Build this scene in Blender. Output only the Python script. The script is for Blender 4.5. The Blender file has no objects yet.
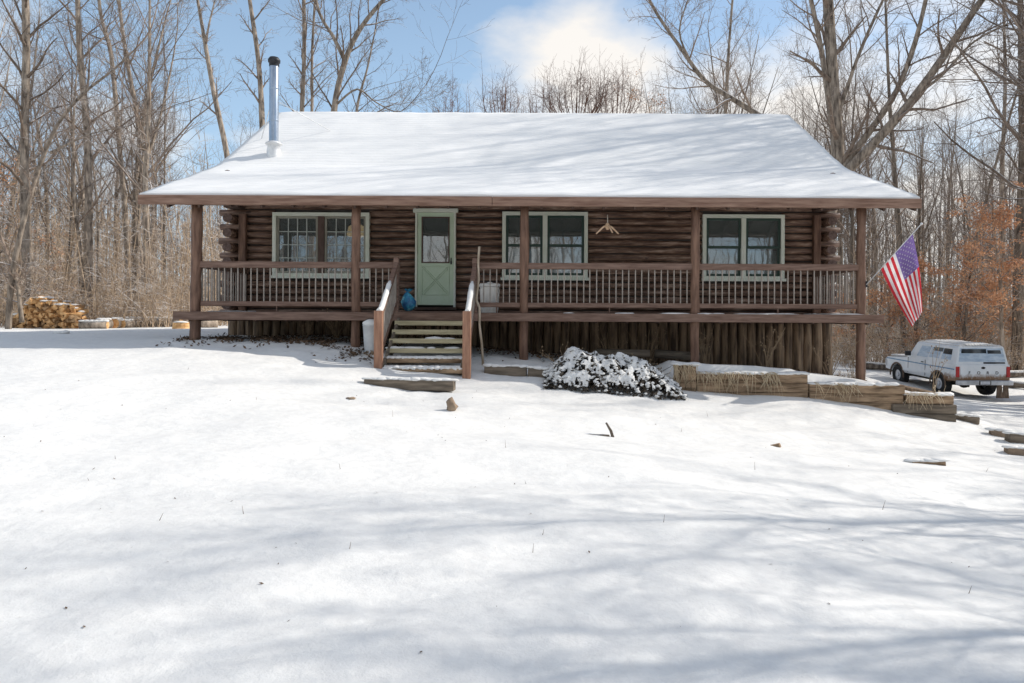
import bpy, bmesh, math, random
import numpy as np
from mathutils import Vector, Matrix, noise as mnoise

R = math.radians
rng = random.Random(11)
scene = bpy.context.scene
COL = scene.collection
EYE = 1.55
CX, HY, F = 538.0, 312.0, 683.0


def P(px, py, d):
    """measured picture position at a known distance -> a point of the place"""
    return Vector(((px - CX) / F * d, d, EYE + (HY - py) / F * d))


# ------------------------------------------------------------------ materials
def mat(name):
    m = bpy.data.materials.new(name)
    m.use_nodes = True
    nt = m.node_tree
    b = nt.nodes['Principled BSDF']
    return m, nt, b


def N(nt, typ, **kw):
    n = nt.nodes.new(typ)
    for k, v in kw.items():
        if k.startswith('i_'):
            key = k[2:]
            key = int(key) if key.isdigit() else key.replace('_', ' ')
            n.inputs[key].default_value = v
        else:
            setattr(n, k, v)
    return n


def ramp(nt, fac, stops):
    r = nt.nodes.new('ShaderNodeValToRGB')
    cr = r.color_ramp
    while len(cr.elements) < len(stops):
        cr.elements.new(0.5)
    for e, (p, c) in zip(cr.elements, stops):
        e.position = p
        e.color = tuple(c) + (1,) if len(c) == 3 else c
    nt.links.new(fac, r.inputs[0])
    return r.outputs[0]


def mixc(nt, fac, a, b, mode='MIX'):
    m = nt.nodes.new('ShaderNodeMix')
    m.data_type = 'RGBA'
    m.blend_type = mode
    for sock, v in ((m.inputs[0], fac), (m.inputs[6], a), (m.inputs[7], b)):
        if hasattr(v, 'is_linked'):
            nt.links.new(v, sock)
        elif isinstance(v, (int, float)):
            sock.default_value = v
        else:
            sock.default_value = tuple(v) + (1,)
    return m.outputs[2]


def math_(nt, op, a, b=0.0, clamp=False):
    m = nt.nodes.new('ShaderNodeMath')
    m.operation = op
    m.use_clamp = clamp
    for sock, v in ((m.inputs[0], a), (m.inputs[1], b)):
        if hasattr(v, 'is_linked'):
            nt.links.new(v, sock)
        else:
            sock.default_value = v
    return m.outputs[0]


def noise_(nt, scale, detail=3, rough=0.55, stretch=None, coord='Object'):
    tc = nt.nodes.new('ShaderNodeTexCoord')
    out = tc.outputs[coord]
    if stretch:
        mp = nt.nodes.new('ShaderNodeMapping')
        mp.inputs['Scale'].default_value = stretch
        nt.links.new(out, mp.inputs[0])
        out = mp.outputs[0]
    n = nt.nodes.new('ShaderNodeTexNoise')
    n.inputs['Scale'].default_value = scale
    n.inputs['Detail'].default_value = detail
    n.inputs['Roughness'].default_value = rough
    nt.links.new(out, n.inputs['Vector'])
    return n.outputs['Fac']


def bump(nt, b, h, strength=0.3, dist=0.02):
    n = nt.nodes.new('ShaderNodeBump')
    n.inputs['Strength'].default_value = strength
    n.inputs['Distance'].default_value = dist
    nt.links.new(h, n.inputs['Height'])
    nt.links.new(n.outputs[0], b.inputs['Normal'])


def up_mask(nt, lo, hi):
    g = nt.nodes.new('ShaderNodeNewGeometry')
    s = nt.nodes.new('ShaderNodeSeparateXYZ')
    nt.links.new(g.outputs['Normal'], s.inputs[0])
    mr = nt.nodes.new('ShaderNodeMapRange')
    mr.inputs[1].default_value = lo
    mr.inputs[2].default_value = hi
    nt.links.new(s.outputs[2], mr.inputs[0])
    return mr.outputs[0]


def simple(name, c1, c2, scale=6, rough=0.7, stretch=None, bmp=0.25, bdist=0.01, detail=4, metallic=0.0, spec=0.3, lo=.35, hi=.68):
    m, nt, b = mat(name)
    f = noise_(nt, scale, detail, 0.6, stretch)
    nt.links.new(ramp(nt, f, [(lo, c1), (hi, c2)]), b.inputs['Base Color'])
    b.inputs['Roughness'].default_value = rough
    b.inputs['Metallic'].default_value = metallic
    b.inputs['Specular IOR Level'].default_value = spec
    if bmp:
        bump(nt, b, f, bmp, bdist)
    return m


SNOWC = (.84, .855, .885)


def snow_mat(name, s1=1.1, s2=9, amt=.55, dist=.05):
    m, nt, b = mat(name)
    a = noise_(nt, s1, 4, .5, (1, 1.6, 1))
    c = noise_(nt, s2, 5, .6)
    g_ = noise_(nt, s2 * 7, 3, .7)
    h = math_(nt, 'ADD', math_(nt, 'ADD', a, math_(nt, 'MULTIPLY', c, .2)), math_(nt, 'MULTIPLY', g_, .05))
    bump(nt, b, h, amt, dist)
    nt.links.new(ramp(nt, c, [(.3, (.715, .70, .675)), (.65, (.79, .775, .745))]), b.inputs['Base Color'])
    b.inputs['Roughness'].default_value = .65
    b.inputs['Specular IOR Level'].default_value = .25
    return m


M = {}
M['snow_ground'] = snow_mat('snow_ground', 1.1, 9, .7, .07)
M['snow'] = snow_mat('snow_clump', 3, 16, .5, .03)


def roof_snow_mat():
    m, nt, b = mat('roof_snow')
    tc = nt.nodes.new('ShaderNodeTexCoord')
    w = nt.nodes.new('ShaderNodeTexWave')
    w.bands_direction = 'Y'
    w.inputs['Scale'].default_value = 1.9
    w.inputs['Distortion'].default_value = 1.3
    w.inputs['Detail'].default_value = 3
    w.inputs['Detail Scale'].default_value = 1.5
    nt.links.new(tc.outputs['Object'], w.inputs[0])
    n1 = noise_(nt, 2.2, 5, .6, (.5, 1.5, 1))
    n2 = noise_(nt, 14, 4, .6)
    h = math_(nt, 'ADD', math_(nt, 'MULTIPLY', w.outputs['Fac'], .35), math_(nt, 'ADD', n1, math_(nt, 'MULTIPLY', n2, .3)))
    bump(nt, b, h, .4, .03)
    # grit where shingle edges show through the thin snow
    lines = ramp(nt, w.outputs['Fac'], [(0.0, (1, 1, 1)), (.09, (0, 0, 0))])
    thin = ramp(nt, n1, [(.55, (0, 0, 0)), (.72, (1, 1, 1))])
    f = math_(nt, 'MULTIPLY', math_(nt, 'MULTIPLY', lines, thin), .6)
    nt.links.new(mixc(nt, f, (.82, .81, .79), (.40, .395, .39)), b.inputs['Base Color'])
    b.inputs['Roughness'].default_value = .7
    return m


M['roof_snow'] = roof_snow_mat()


def bark_mat(name, c1, c2, snow=.5, scale=2.0):
    m, nt, b = mat(name)
    f = noise_(nt, scale, 5, .65, (3, 3, .7))
    col = ramp(nt, f, [(.32, c1), (.68, c2)])
    oi = nt.nodes.new('ShaderNodeObjectInfo')
    br = math_(nt, 'ADD', math_(nt, 'MULTIPLY', oi.outputs['Random'], .6), .7)
    hs = nt.nodes.new('ShaderNodeHueSaturation')
    nt.links.new(col, hs.inputs['Color'])
    nt.links.new(br, hs.inputs['Value'])
    um = up_mask(nt, .45, .75)
    n2 = noise_(nt, .9, 4, .6)
    sn = ramp(nt, n2, [(.44, (0, 0, 0)), (.56, (1, 1, 1))])
    fac = math_(nt, 'MULTIPLY', math_(nt, 'MULTIPLY', um, sn), snow)
    nt.links.new(mixc(nt, fac, hs.outputs[0], (.82, .84, .87)), b.inputs['Base Color'])
    b.inputs['Roughness'].default_value = .9
    b.inputs['Specular IOR Level'].default_value = .15
    bump(nt, b, f, .6, .03)
    return m


M['bark'] = bark_mat('bark_grey_brown', (.075, .058, .046), (.47, .385, .305), .85, 2.8)
M['bark_dark'] = bark_mat('bark_dark', (.06, .047, .038), (.31, .25, .195), .8, 2.8)
M['twig'] = bark_mat('twig_brown', (.12, .088, .068), (.33, .255, .20), .95)
M['bush_twig'] = bark_mat('bush_twig_red', (.085, .045, .035), (.25, .145, .105), .3)
M['brush'] = bark_mat('brush_tan', (.22, .15, .098), (.60, .46, .325), .9)
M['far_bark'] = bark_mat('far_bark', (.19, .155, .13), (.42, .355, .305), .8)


def log_mat(name, c1, c2, c3):
    m, nt, b = mat(name)
    f = noise_(nt, 3.0, 6, .65, (.6, 5, 5))
    g = noise_(nt, 1.1, 3, .6, (.5, 3.0, 6.0))
    k = noise_(nt, 9.0, 2, .5, (.5, 1, 1))
    col = ramp(nt, f, [(.36, c1), (.52, c2), (.68, c3)])
    col = mixc(nt, math_(nt, 'MULTIPLY', ramp(nt, g, [(.45, (0, 0, 0)), (.7, (1, 1, 1))]), .5), col, c1)
    knots = ramp(nt, k, [(.70, (0, 0, 0)), (.76, (1, 1, 1))])
    col = mixc(nt, math_(nt, 'MULTIPLY', knots, .7), col, (.02, .012, .01))
    nt.links.new(col, b.inputs['Base Color'])
    b.inputs['Roughness'].default_value = .55
    b.inputs['Specular IOR Level'].default_value = .4
    bump(nt, b, f, .55, .02)
    return m


M['log'] = log_mat('stained_log', (.085, .046, .031), (.245, .145, .10), (.56, .40, .305))  # palest streaks mix peeled wood with highlights put into the colour
M['log_end'] = simple('log_end', (.10, .065, .055), (.22, .15, .125), 18, .8)
M['fascia'] = simple('fascia_brown', (.17, .092, .062), (.34, .215, .155), 3, .6, (.5, 6, 6), .4)
M['rail'] = simple('rail_brown', (.13, .074, .053), (.25, .16, .12), 4, .6, (.6, 6, 6), .4)
M['post'] = simple('post_log', (.11, .058, .038), (.26, .15, .10), 3.2, .6, (4, 4, .6), .6, .02)
M['newel'] = simple('newel_orange_wood', (.24, .12, .075), (.42, .23, .15), 5, .6, (5, 5, .6), .4)
M['baluster'] = simple('baluster_grey', (.26, .22, .185), (.40, .345, .295), 8, .6, (3, 3, 1), .1)
M['deck'] = simple('deck_boards', (.12, .08, .065), (.22, .16, .13), 5, .8, (1, 8, 1), .3)
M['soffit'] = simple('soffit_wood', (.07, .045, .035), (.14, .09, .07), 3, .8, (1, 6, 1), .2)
M['skirt'] = simple('skirt_slab', (.075, .052, .037), (.40, .28, .18), 2.2, .85, (5, 5, .5), .8, .03, lo=.36, hi=.72)  # paler tone paints tan sunlit patches into the slab colour
M['tread'] = simple('tread_pine', (.36, .31, .19), (.56, .50, .33), 3, .7, (.5, 6, 6), .3)
M['timber'] = simple('weathered_timber', (.13, .085, .05), (.45, .31, .195), 3.5, .85, (.7, 3, 5), .8, .025)
M['timber_dark'] = simple('wet_timber', (.10, .08, .06), (.24, .19, .14), 3, .85, (.6, 5, 5), .6, .02)
M['sage'] = simple('sage_paint', (.62, .74, .54), (.70, .81, .62), 3, .4, None, .05)
M['trim_green'] = simple('pale_green_trim', (.80, .83, .68), (.87, .88, .77), 3, .5, None, .05)
M['dark_green'] = simple('dark_green_sash', (.035, .065, .05), (.055, .09, .07), 4, .4, None, .03)
M['sash_tan'] = simple('tan_sash', (.32, .30, .24), (.42, .40, .33), 4, .5, None, .05)
M['grille'] = simple('white_grille', (.52, .55, .50), (.62, .64, .58), 4, .5, None, .03)
M['mull_brown'] = simple('brown_mullion', (.10, .065, .05), (.16, .10, .08), 5, .6, (4, 4, 1), .1)
M['room'] = simple('room_dark', (.07, .06, .055), (.16, .145, .13), 1.2, .9, None, 0)
M['curtain'] = simple('sheer_curtain', (.30, .38, .45), (.58, .66, .74), 5, .9, (6, 1, .4), .3)
M['curtain_grey'] = simple('grey_curtain', (.20, .24, .25), (.38, .42, .43), 5, .9, (6, 1, .4), .3)
M['galv'] = simple('galvanised', (.28, .33, .40), (.46, .51, .58), 6, .3, (1, 1, .3), .05, .01, 4, .9, .5)
M['galv_white'] = simple('galvanised_white', (.60, .60, .60), (.78, .78, .77), 6, .5, None, .05, .01, 4, .2)
M['black'] = simple('black_metal', (.012, .012, .014), (.04, .04, .045), 8, .5, None, .1)
M['white_plastic'] = simple('white_plastic', (.80, .77, .71), (.88, .85, .80), 4, .45, None, .05)
M['cord'] = simple('pale_cord', (.5, .45, .38), (.7, .65, .55), 20, .8, None, .1)
M['blond'] = simple('blond_wood', (.55, .36, .22), (.78, .56, .38), 10, .6, (1, 1, 1), .1)
M['stick'] = simple('peeled_stick', (.34, .26, .18), (.58, .48, .37), 4, .7, (3, 3, .7), .4)
M['shingle'] = simple('shingle', (.06, .06, .062), (.14, .135, .13), 9, .9, (1, 3, 1), .5)
M['leaf_dark'] = simple('dark_leaf', (.035, .028, .02), (.10, .075, .05), 5, .6, None, .1)
M['leaf_orange'] = simple('oak_leaf_orange', (.42, .18, .08), (.86, .52, .31), 2.6, .8, None, 0, lo=.3, hi=.7)
M['litter'] = simple('leaf_litter', (.06, .038, .025), (.20, .125, .075), 3, .9, None, 0)
M['grass'] = simple('dry_grass', (.50, .38, .24), (.74, .61, .43), 3, .9, None, 0)
M['weed'] = simple('dry_weed', (.22, .15, .09), (.42, .31, .20), 3, .9, None, 0)
M['wood_split'] = simple('split_wood', (.46, .235, .09), (.82, .52, .25), 2.5, .85, (5, .8, 5), .5, .02)
M['wood_split_b'] = simple('split_wood_dark', (.24, .14, .07), (.50, .32, .17), 3, .85, (5, .8, 5), .5, .02)
M['stone'] = simple('stone_brown', (.20, .14, .095), (.40, .30, .21), 4, .9, None, .7, .03)


def blue_stripe_mat():
    m, nt, b = mat('blue_bag')
    f = noise_(nt, 7, 3, .6)
    nt.links.new(ramp(nt, f, [(.38, (.02, .09, .22)), (.5, (.03, .22, .38)), (.6, (.10, .42, .52)), (.68, (.65, .75, .78))]), b.inputs['Base Color'])
    b.inputs['Roughness'].default_value = .35
    bump(nt, b, noise_(nt, 14, 3), .5, .02)
    return m


M['bag'] = blue_stripe_mat()


def glass_mat(name, refl=.3, tint=(.75, .82, .82), pane_lift=.2):
    m, nt, b = mat(name)
    out = nt.nodes['Material Output']
    nt.nodes.remove(b)
    g = N(nt, 'ShaderNodeBsdfGlossy', i_Roughness=.015)
    g.inputs['Color'].default_value = (.9, .95, 1, 1)
    t = N(nt, 'ShaderNodeBsdfTransparent')
    t.inputs['Color'].default_value = tint + (1,)
    n = noise_(nt, 1.3, 2, .5)
    bp = N(nt, 'ShaderNodeBump', i_Strength=.05, i_Distance=.05)
    nt.links.new(n, bp.inputs['Height'])
    nt.links.new(bp.outputs[0], g.inputs['Normal'])
    mx = N(nt, 'ShaderNodeMixShader', i_0=refl)
    nt.links.new(t.outputs[0], mx.inputs[1])
    nt.links.new(g.outputs[0], mx.inputs[2])
    # grey-green film like a dusty screen, added so the room behind looks brighter
    df = N(nt, 'ShaderNodeBsdfDiffuse')
    df.inputs['Color'].default_value = (.42, .48, .45, 1)
    m3 = N(nt, 'ShaderNodeMixShader', i_0=pane_lift)
    nt.links.new(mx.outputs[0], m3.inputs[1])
    nt.links.new(df.outputs[0], m3.inputs[2])
    nt.links.new(m3.outputs[0], out.inputs[0])
    return m


M['glass'] = glass_mat('window_glass', .26)


def flag_mat(name, c):
    m, nt, b = mat(name)
    f = noise_(nt, 60, 2)
    nt.links.new(ramp(nt, f, [(.3, tuple(x * .85 for x in c)), (.7, c)]), b.inputs['Base Color'])
    b.inputs['Roughness'].default_value = .8
    out = nt.nodes['Material Output']
    tr = N(nt, 'ShaderNodeBsdfTranslucent')
    tr.inputs['Color'].default_value = c + (1,)
    mx = N(nt, 'ShaderNodeMixShader', i_0=.4)
    nt.links.new(b.outputs[0], mx.inputs[1])
    nt.links.new(tr.outputs[0], mx.inputs[2])
    nt.links.new(mx.outputs[0], out.inputs[0])
    return m


M['f_red'] = flag_mat('flag_red', (.60, .035, .05))
M['f_white'] = flag_mat('flag_white', (.82, .80, .80))
M['f_blue'] = flag_mat('flag_blue', (.21, .14, .37))


def truck_paint():
    m, nt, b = mat('truck_paint')
    tc = nt.nodes.new('ShaderNodeTexCoord')
    sp = nt.nodes.new('ShaderNodeSeparateXYZ')
    nt.links.new(tc.outputs['Object'], sp.inputs[0])
    n = noise_(nt, 2.5, 5, .65)
    base = ramp(nt, n, [(.3, (.72, .77, .81)), (.7, (.86, .88, .90))])
    # rust creeping up from the sills and round the rear arches
    low = nt.nodes.new('ShaderNodeMapRange')
    low.inputs[1].default_value = 1.0
    low.inputs[2].default_value = .55
    nt.links.new(sp.outputs[2], low.inputs[0])
    rear = nt.nodes.new('ShaderNodeMapRange')
    rear.inputs[1].default_value = 1.9
    rear.inputs[2].default_value = .6
    nt.links.new(sp.outputs[1], rear.inputs[0])
    n2 = noise_(nt, 7, 5, .7)
    f = math_(nt, 'MULTIPLY', math_(nt, 'MULTIPLY', low.outputs[0], rear.outputs[0]), math_(nt, 'MULTIPLY', n2, 2.2), True)
    col = mixc(nt, ramp(nt, f, [(.3, (0, 0, 0)), (.65, (1, 1, 1))]), base, (.26, .15, .08))
    nt.links.new(col, b.inputs['Base Color'])
    b.inputs['Roughness'].default_value = .35
    b.inputs['Coat Weight'].default_value = .2
    return m


M['truck'] = truck_paint()
M['truck_blue'] = simple('truck_blue_stripe', (.12, .26, .44), (.22, .38, .55), 6, .4, None, 0)
M['truck_glass'] = simple('truck_dark_glass', (.015, .02, .025), (.05, .06, .07), 4, .08, None, 0, .01, 2, 0, .8)
M['truck_frost'] = simple('frosted_glass', (.36, .47, .60), (.62, .71, .80), 3, .4, (1, 1, 3), .1)
M['rubber'] = simple('rubber', (.015, .015, .016), (.05, .048, .046), 8, .85, None, .2)
M['chrome'] = simple('dull_chrome', (.45, .47, .5), (.62, .64, .68), 6, .35, None, .05, .01, 3, .6)
M['red_lens'] = simple('red_lens', (.38, .02, .025), (.55, .04, .04), 8, .25, None, 0)
M['truck_dark'] = simple('truck_underside', (.02, .018, .016), (.06, .05, .042), 6, .9, None, .1)
M['rusty'] = simple('rusty_board', (.10, .07, .05), (.22, .16, .12), 4, .9, (3, 3, 1), .3)
M['plate'] = simple('number_plate', (.45, .47, .52), (.6, .62, .66), 10, .5, None, 0)


def shade_mat():
    m, nt, b = mat('wicker_shade')
    f = noise_(nt, 20, 3, .6, (1, 1, 3))
    c = ramp(nt, f, [(.35, (.45, .27, .12)), (.65, (.85, .62, .34))])
    nt.links.new(c, b.inputs['Base Color'])
    nt.links.new(c, b.inputs['Emission Color'])
    b.inputs['Emission Strength'].default_value = .45
    return m


M['wicker'] = shade_mat()


# ------------------------------------------------------------------ mesh builder
class MB:
    def __init__(self):
        self.v, self.f, self.mi, self.sm = [], [], [], []

    def add(self, vs, fs, mi=0, smooth=False):
        o = len(self.v)
        self.v.extend([tuple(p) for p in vs])
        for f in fs:
            self.f.append(tuple(i + o for i in f))
            self.mi.append(mi)
            self.sm.append(smooth)

    def box(self, x0, x1, y0, y1, z0, z1, mi=0, rot=None, piv=None):
        vs = [Vector((x, y, z)) for z in (z0, z1) for y in (y0, y1) for x in (x0, x1)]
        if rot is not None:
            c = Vector(piv) if piv is not None else Vector(((x0 + x1) / 2, (y0 + y1) / 2, (z0 + z1) / 2))
            vs = [c + rot @ (p - c) for p in vs]
        self.add(vs, [(0, 2, 3, 1), (4, 5, 7, 6), (0, 1, 5, 4), (2, 6, 7, 3), (0, 4, 6, 2), (1, 3, 7, 5)], mi)

    def bar(self, a, b, w, h, mi=0, up=(0, 0, 1)):
        """square bar from a to b"""
        a, b = Vector(a), Vector(b)
        t = (b - a).normalized()
        u = Vector(up)
        s = t.cross(u)
        if s.length < 1e-4:
            s = t.cross(Vector((0, 1, 0)))
        s.normalize()
        u = s.cross(t).normalized()
        vs = []
        for p in (a, b):
            for i, j in ((-1, -1), (1, -1), (1, 1), (-1, 1)):
                vs.append(p + s * (w / 2 * i) + u * (h / 2 * j))
        self.add(vs, [(3, 2, 1, 0), (4, 5, 6, 7), (0, 1, 5, 4), (1, 2, 6, 5), (2, 3, 7, 6), (3, 0, 4, 7)], mi)

    def tube(self, pts, rad, n=6, cap=True, mi=0, smooth=True, capmi=None):
        k = len(pts)
        o = len(self.v)
        prev = None
        for i in range(k):
            p = pts[i]
            t = (pts[min(i + 1, k - 1)] - pts[max(i - 1, 0)])
            if t.length < 1e-9:
                t = Vector((0, 0, 1))
            t.normalize()
            if prev is None:
                a = Vector((0, 0, 1)) if abs(t.z) < .9 else Vector((1, 0, 0))
            else:
                a = prev
            s = (a - t * a.dot(t))
            if s.length < 1e-6:
                s = t.orthogonal()
            s.normalize()
            prev = s
            q = t.cross(s)
            r = rad[i]
            for j in range(n):
                an = 2 * math.pi * j / n
                self.v.append(tuple(p + s * (r * math.cos(an)) + q * (r * math.sin(an))))
        for i in range(k - 1):
            for j in range(n):
                j2 = (j + 1) % n
                self.f.append((o + i * n + j, o + i * n + j2, o + (i + 1) * n + j2, o + (i + 1) * n + j))
                self.mi.append(mi)
                self.sm.append(smooth)
        if cap:
            cm = mi if capmi is None else capmi
            self.f.append(tuple(o + j for j in range(n - 1, -1, -1)))
            self.f.append(tuple(o + (k - 1) * n + j for j in range(n)))
            self.mi += [cm, cm]
            self.sm += [False, False]

    def lathe(self, prof, n=20, c=(0, 0, 0), mi=0, smooth=True):
        c = Vector(c)
        vs = []
        for r, z in prof:
            for j in range(n):
                a = 2 * math.pi * j / n
                vs.append(c + Vector((r * math.cos(a), r * math.sin(a), z)))
        fs = []
        for i in range(len(prof) - 1):
            for j in range(n):
                j2 = (j + 1) % n
                fs.append((i * n + j, i * n + j2, (i + 1) * n + j2, (i + 1) * n + j))
        self.add(vs, fs, mi, smooth)
        self.add(vs[:n], [tuple(range(n - 1, -1, -1))], mi)
        self.add(vs[-n:], [tuple(range(n))], mi)

    def quad(self, a, b, c, d, mi=0):
        self.add([a, b, c, d], [(0, 1, 2, 3)], mi)

    def blob(self, c, sx, sy, sz, seed=0, sub=1, amp=.25, mi=0, freq=1.4):
        vs, fs = ICO[sub]
        c = Vector(c)
        o = Vector((seed * 3.17, seed * 1.31, seed * 2.3))
        out = []
        for p in vs:
            k = 1 + amp * mnoise.noise(p * freq + o)
            out.append(c + Vector((p.x * sx * k, p.y * sy * k, p.z * sz * k)))
        self.add(out, fs, mi, True)

    def build(self, name, mats, parent=None):
        me = bpy.data.meshes.new(name)
        off = Vector((0, 0, 0))
        q = parent
        while q is not None:
            off += q.location
            q = q.parent
        vs = self.v
        if off.length > 0:
            ox, oy, oz = off
            vs = [(x - ox, y - oy, z - oz) for x, y, z in vs]
        me.from_pydata(vs, [], self.f)
        if not isinstance(mats, (list, tuple)):
            mats = [mats]
        for m in mats:
            me.materials.append(m)
        me.polygons.foreach_set('material_index', self.mi)
        me.polygons.foreach_set('use_smooth', self.sm)
        me.update()
        o = bpy.data.objects.new(name, me)
        COL.objects.link(o)
        if parent is not None:
            o.parent = parent
        return o


def _ico(sub):
    bm = bmesh.new()
    bmesh.ops.create_icosphere(bm, subdivisions=sub, radius=1)
    vs = [v.co.copy() for v in bm.verts]
    bm.verts.index_update()
    fs = [tuple(v.index for v in f.verts) for f in bm.faces]
    bm.free()
    return vs, fs


ICO = {i: _ico(i) for i in (1, 2, 3)}


def tag(o, label=None, cat=None, group=None, kind=None):
    if label:
        o['label'] = label
    if cat:
        o['category'] = cat
    if group:
        o['group'] = group
    if kind:
        o['kind'] = kind
    return o


def empty(name, loc, label, cat, group=None):
    o = bpy.data.objects.new(name, None)
    o.empty_display_size = .2
    COL.objects.link(o)
    o.location = loc
    return tag(o, label, cat, group)


def dup(root, loc, rotz=0.0, scale=1.0, label=None, group=None):
    r = root.copy()
    COL.objects.link(r)
    r.location = loc
    r.rotation_euler = (0, 0, rotz)
    r.scale = (scale,) * 3 if isinstance(scale, (int, float)) else scale
    if label:
        r['label'] = label
    if group:
        r['group'] = group
    for ch in root.children:
        c = ch.copy()
        COL.objects.link(c)
        c.parent = r
    return r


def bevel(o, w=.01, seg=2, angle=40):
    md = o.modifiers.new('bevel', 'BEVEL')
    md.width = w
    md.segments = seg
    md.limit_method = 'ANGLE'
    md.angle_limit = R(angle)
    return o


# ------------------------------------------------------------------ terrain
CP = [(0, 0, 0), (0, 3, .0), (-3, 3, .04), (3, 3, -.14), (6, 3, -.38), (-6, 4, .15),
      (0, 6, .05), (-5, 7, .28), (4, 6, -.26), (-1.9, 9, .22), (-1.9, 11.3, .33), (-2, 11.9, .50), (-2, 13, .62),
      (-6.74, 13.5, .97), (-3.6, 13.5, .87), (-.28, 13.5, .62), (-.2, 12.4, .40), (1.2, 11.8, .20), (1.2, 10, .05),
      (3.2, 12.2, .05), (5.0, 12.2, -.04), (6, 12.2, -.12), (6.7, 12.1, -.26), (7.7, 12.0, -.40),
      (3.1, 10, -.12), (7, 10, -.50), (10, 12, -.85), (9, 8, -.65), (5, 8, -.28), (8.3, 13.2, -.45), (9.5, 16, -.75), (8, 18, -.45),
      (6.38, 13.6, .1), (3.1, 13.6, .3), (6.8, 16, .03), (3, 16, .35), (-7.2, 16, .97), (0, 16, .6),
      (15.2, 23.5, -1.40), (15.0, 27.5, -1.12), (12, 19, -1.02), (20, 20, -1.55), (25, 30, -1.3), (15, 45, -.75), (30, 60, -.6),
      (9, 25, -.55), (8, 30, -.35), (11, 33, -.6),
      (-18, 25, .84), (-14, 18, .93), (-12, 13, .95), (-10, 10, .72), (-20, 15, 1.1), (-30, 40, .95), (-9, 15, .98), (-10, 30, .9), (-9, 22, .95),
      (0, 30, .4), (0, 60, .5), (0, -10, -.3), (-12, -5, .1), (12, -5, -.8), (-14, 5, .6), (16, 8, -1.1), (18, 14, -1.4),
      (60, 0, -1.5), (60, 60, -1), (-60, 0, 1), (-60, 60, 1), (0, 120, .5), (0, -60, -.5), (120, 120, 0), (-120, 120, .6), (120, -60, -1), (-120, -60, .5)]
_cp = np.array(CP, float)


def _tps(r2):
    return np.where(r2 > 1e-9, .5 * r2 * np.log(r2 + 1e-12), 0)


def _fit():
    n = len(_cp)
    X = _cp[:, :2] / 10
    d2 = ((X[:, None] - X[None]) ** 2).sum(-1)
    K = _tps(d2) + np.eye(n) * .004
    A = np.zeros((n + 3, n + 3))
    A[:n, :n] = K
    A[:n, n] = 1
    A[:n, n + 1:] = X
    A[n, :n] = 1
    A[n + 1:, :n] = X.T
    b = np.zeros(n + 3)
    b[:n] = _cp[:, 2]
    return np.linalg.solve(A, b)


_w = _fit()

# timber retaining wall line: front edge y, and height of earth held behind it
WALLX = [(2.35, 12.75, .0), (2.5, 12.72, .42), (4.8, 12.60, .42), (4.95, 12.58, .36), (6.6, 12.45, .34), (6.7, 12.4, .34), (7.32, 12.32, .40), (7.48, 12.3, .0)]


def wall_at(x):
    if x <= WALLX[0][0] or x >= WALLX[-1][0]:
        return None
    for a, b in zip(WALLX, WALLX[1:]):
        if a[0] <= x <= b[0]:
            t = (x - a[0]) / (b[0] - a[0])
            return a[1] + (b[1] - a[1]) * t, a[2] + (b[2] - a[2]) * t
    return None


def gz_arr(xy):
    X = np.clip(np.asarray(xy, float), -150, 150) / 10
    C = _cp[:, :2] / 10
    n = len(_cp)
    z = np.zeros(len(X))
    for s in range(0, len(X), 4000):
        x = X[s:s + 4000]
        d2 = ((x[:, None] - C[None]) ** 2).sum(-1)
        z[s:s + 4000] = _tps(d2) @ _w[:n] + _w[n] + x @ _w[n + 1:]
    return z


_fr = random.Random(4)
FOOT = [(-1.6 + i * .42 + _fr.uniform(-.08, .08), 10.6 - .07 * i + (.13 if i % 2 else -.13) + .35 * math.sin(i * .35)) for i in range(19)]
FOOT += [(-2.0 + .12 * (i % 2) - .12 * i, 11.2 - .5 * i) for i in range(4)]


def relief(x, y):
    v = Vector((x * .55, y * .75, 0))
    k = max(0, 1 - max(abs(x), abs(y - 10)) / 60)
    z = .06 * mnoise.noise(v) + .03 * mnoise.noise(v * 2.7 + Vector((5, 3, 1))) + .013 * mnoise.noise(v * 6.0)
    w = wall_at(x)
    if w:
        t = (y - (w[0] + .06)) / .10
        t = max(0, min(1, t))
        fade = max(0, min(1, 1 - (y - w[0] - .3) / 1.6))
        z += w[1] * t * (fade * .999)
    # trodden, lumpy snow below the wall and the steps
    for fx, fy in FOOT:
        d2 = (x - fx) ** 2 + ((y - fy) * 1.4) ** 2
        if d2 < .16:
            z += -.06 * math.exp(-d2 / .014) + .018 * math.exp(-d2 / .05)
    tr = max(0, 1 - abs(y - 10.2) / 2.6) * max(0, min(1, (x + 3.5) / 2)) * max(0, min(1, (10 - x) / 2))
    if tr > 0:
        z += tr * (.035 * mnoise.noise(Vector((x * 1.6, y * 4.2, 2))) + .016 * mnoise.noise(Vector((x * 5, y * 8, 6))))
    # disturbed snow along the eaves drip line and by the steps
    if -7 < x < 3 and 11 < y < 14:
        z += .02 * mnoise.noise(Vector((x * 3, y * 3, 4)))
    return z * (k if k > 0 else 0)


def gz(x, y):
    return float(gz_arr([(x, y)])[0]) + relief(x, y)


def axis(fine0, fine1, step, lo, hi):
    a = list(np.arange(fine0, fine1 + 1e-6, step))
    s, v = step, fine1
    while v < hi:
        s *= 1.18
        v += s
        a.append(v)
    s, v = step, fine0
    while v > lo:
        s *= 1.18
        v -= s
        a.insert(0, v)
    return a


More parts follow.
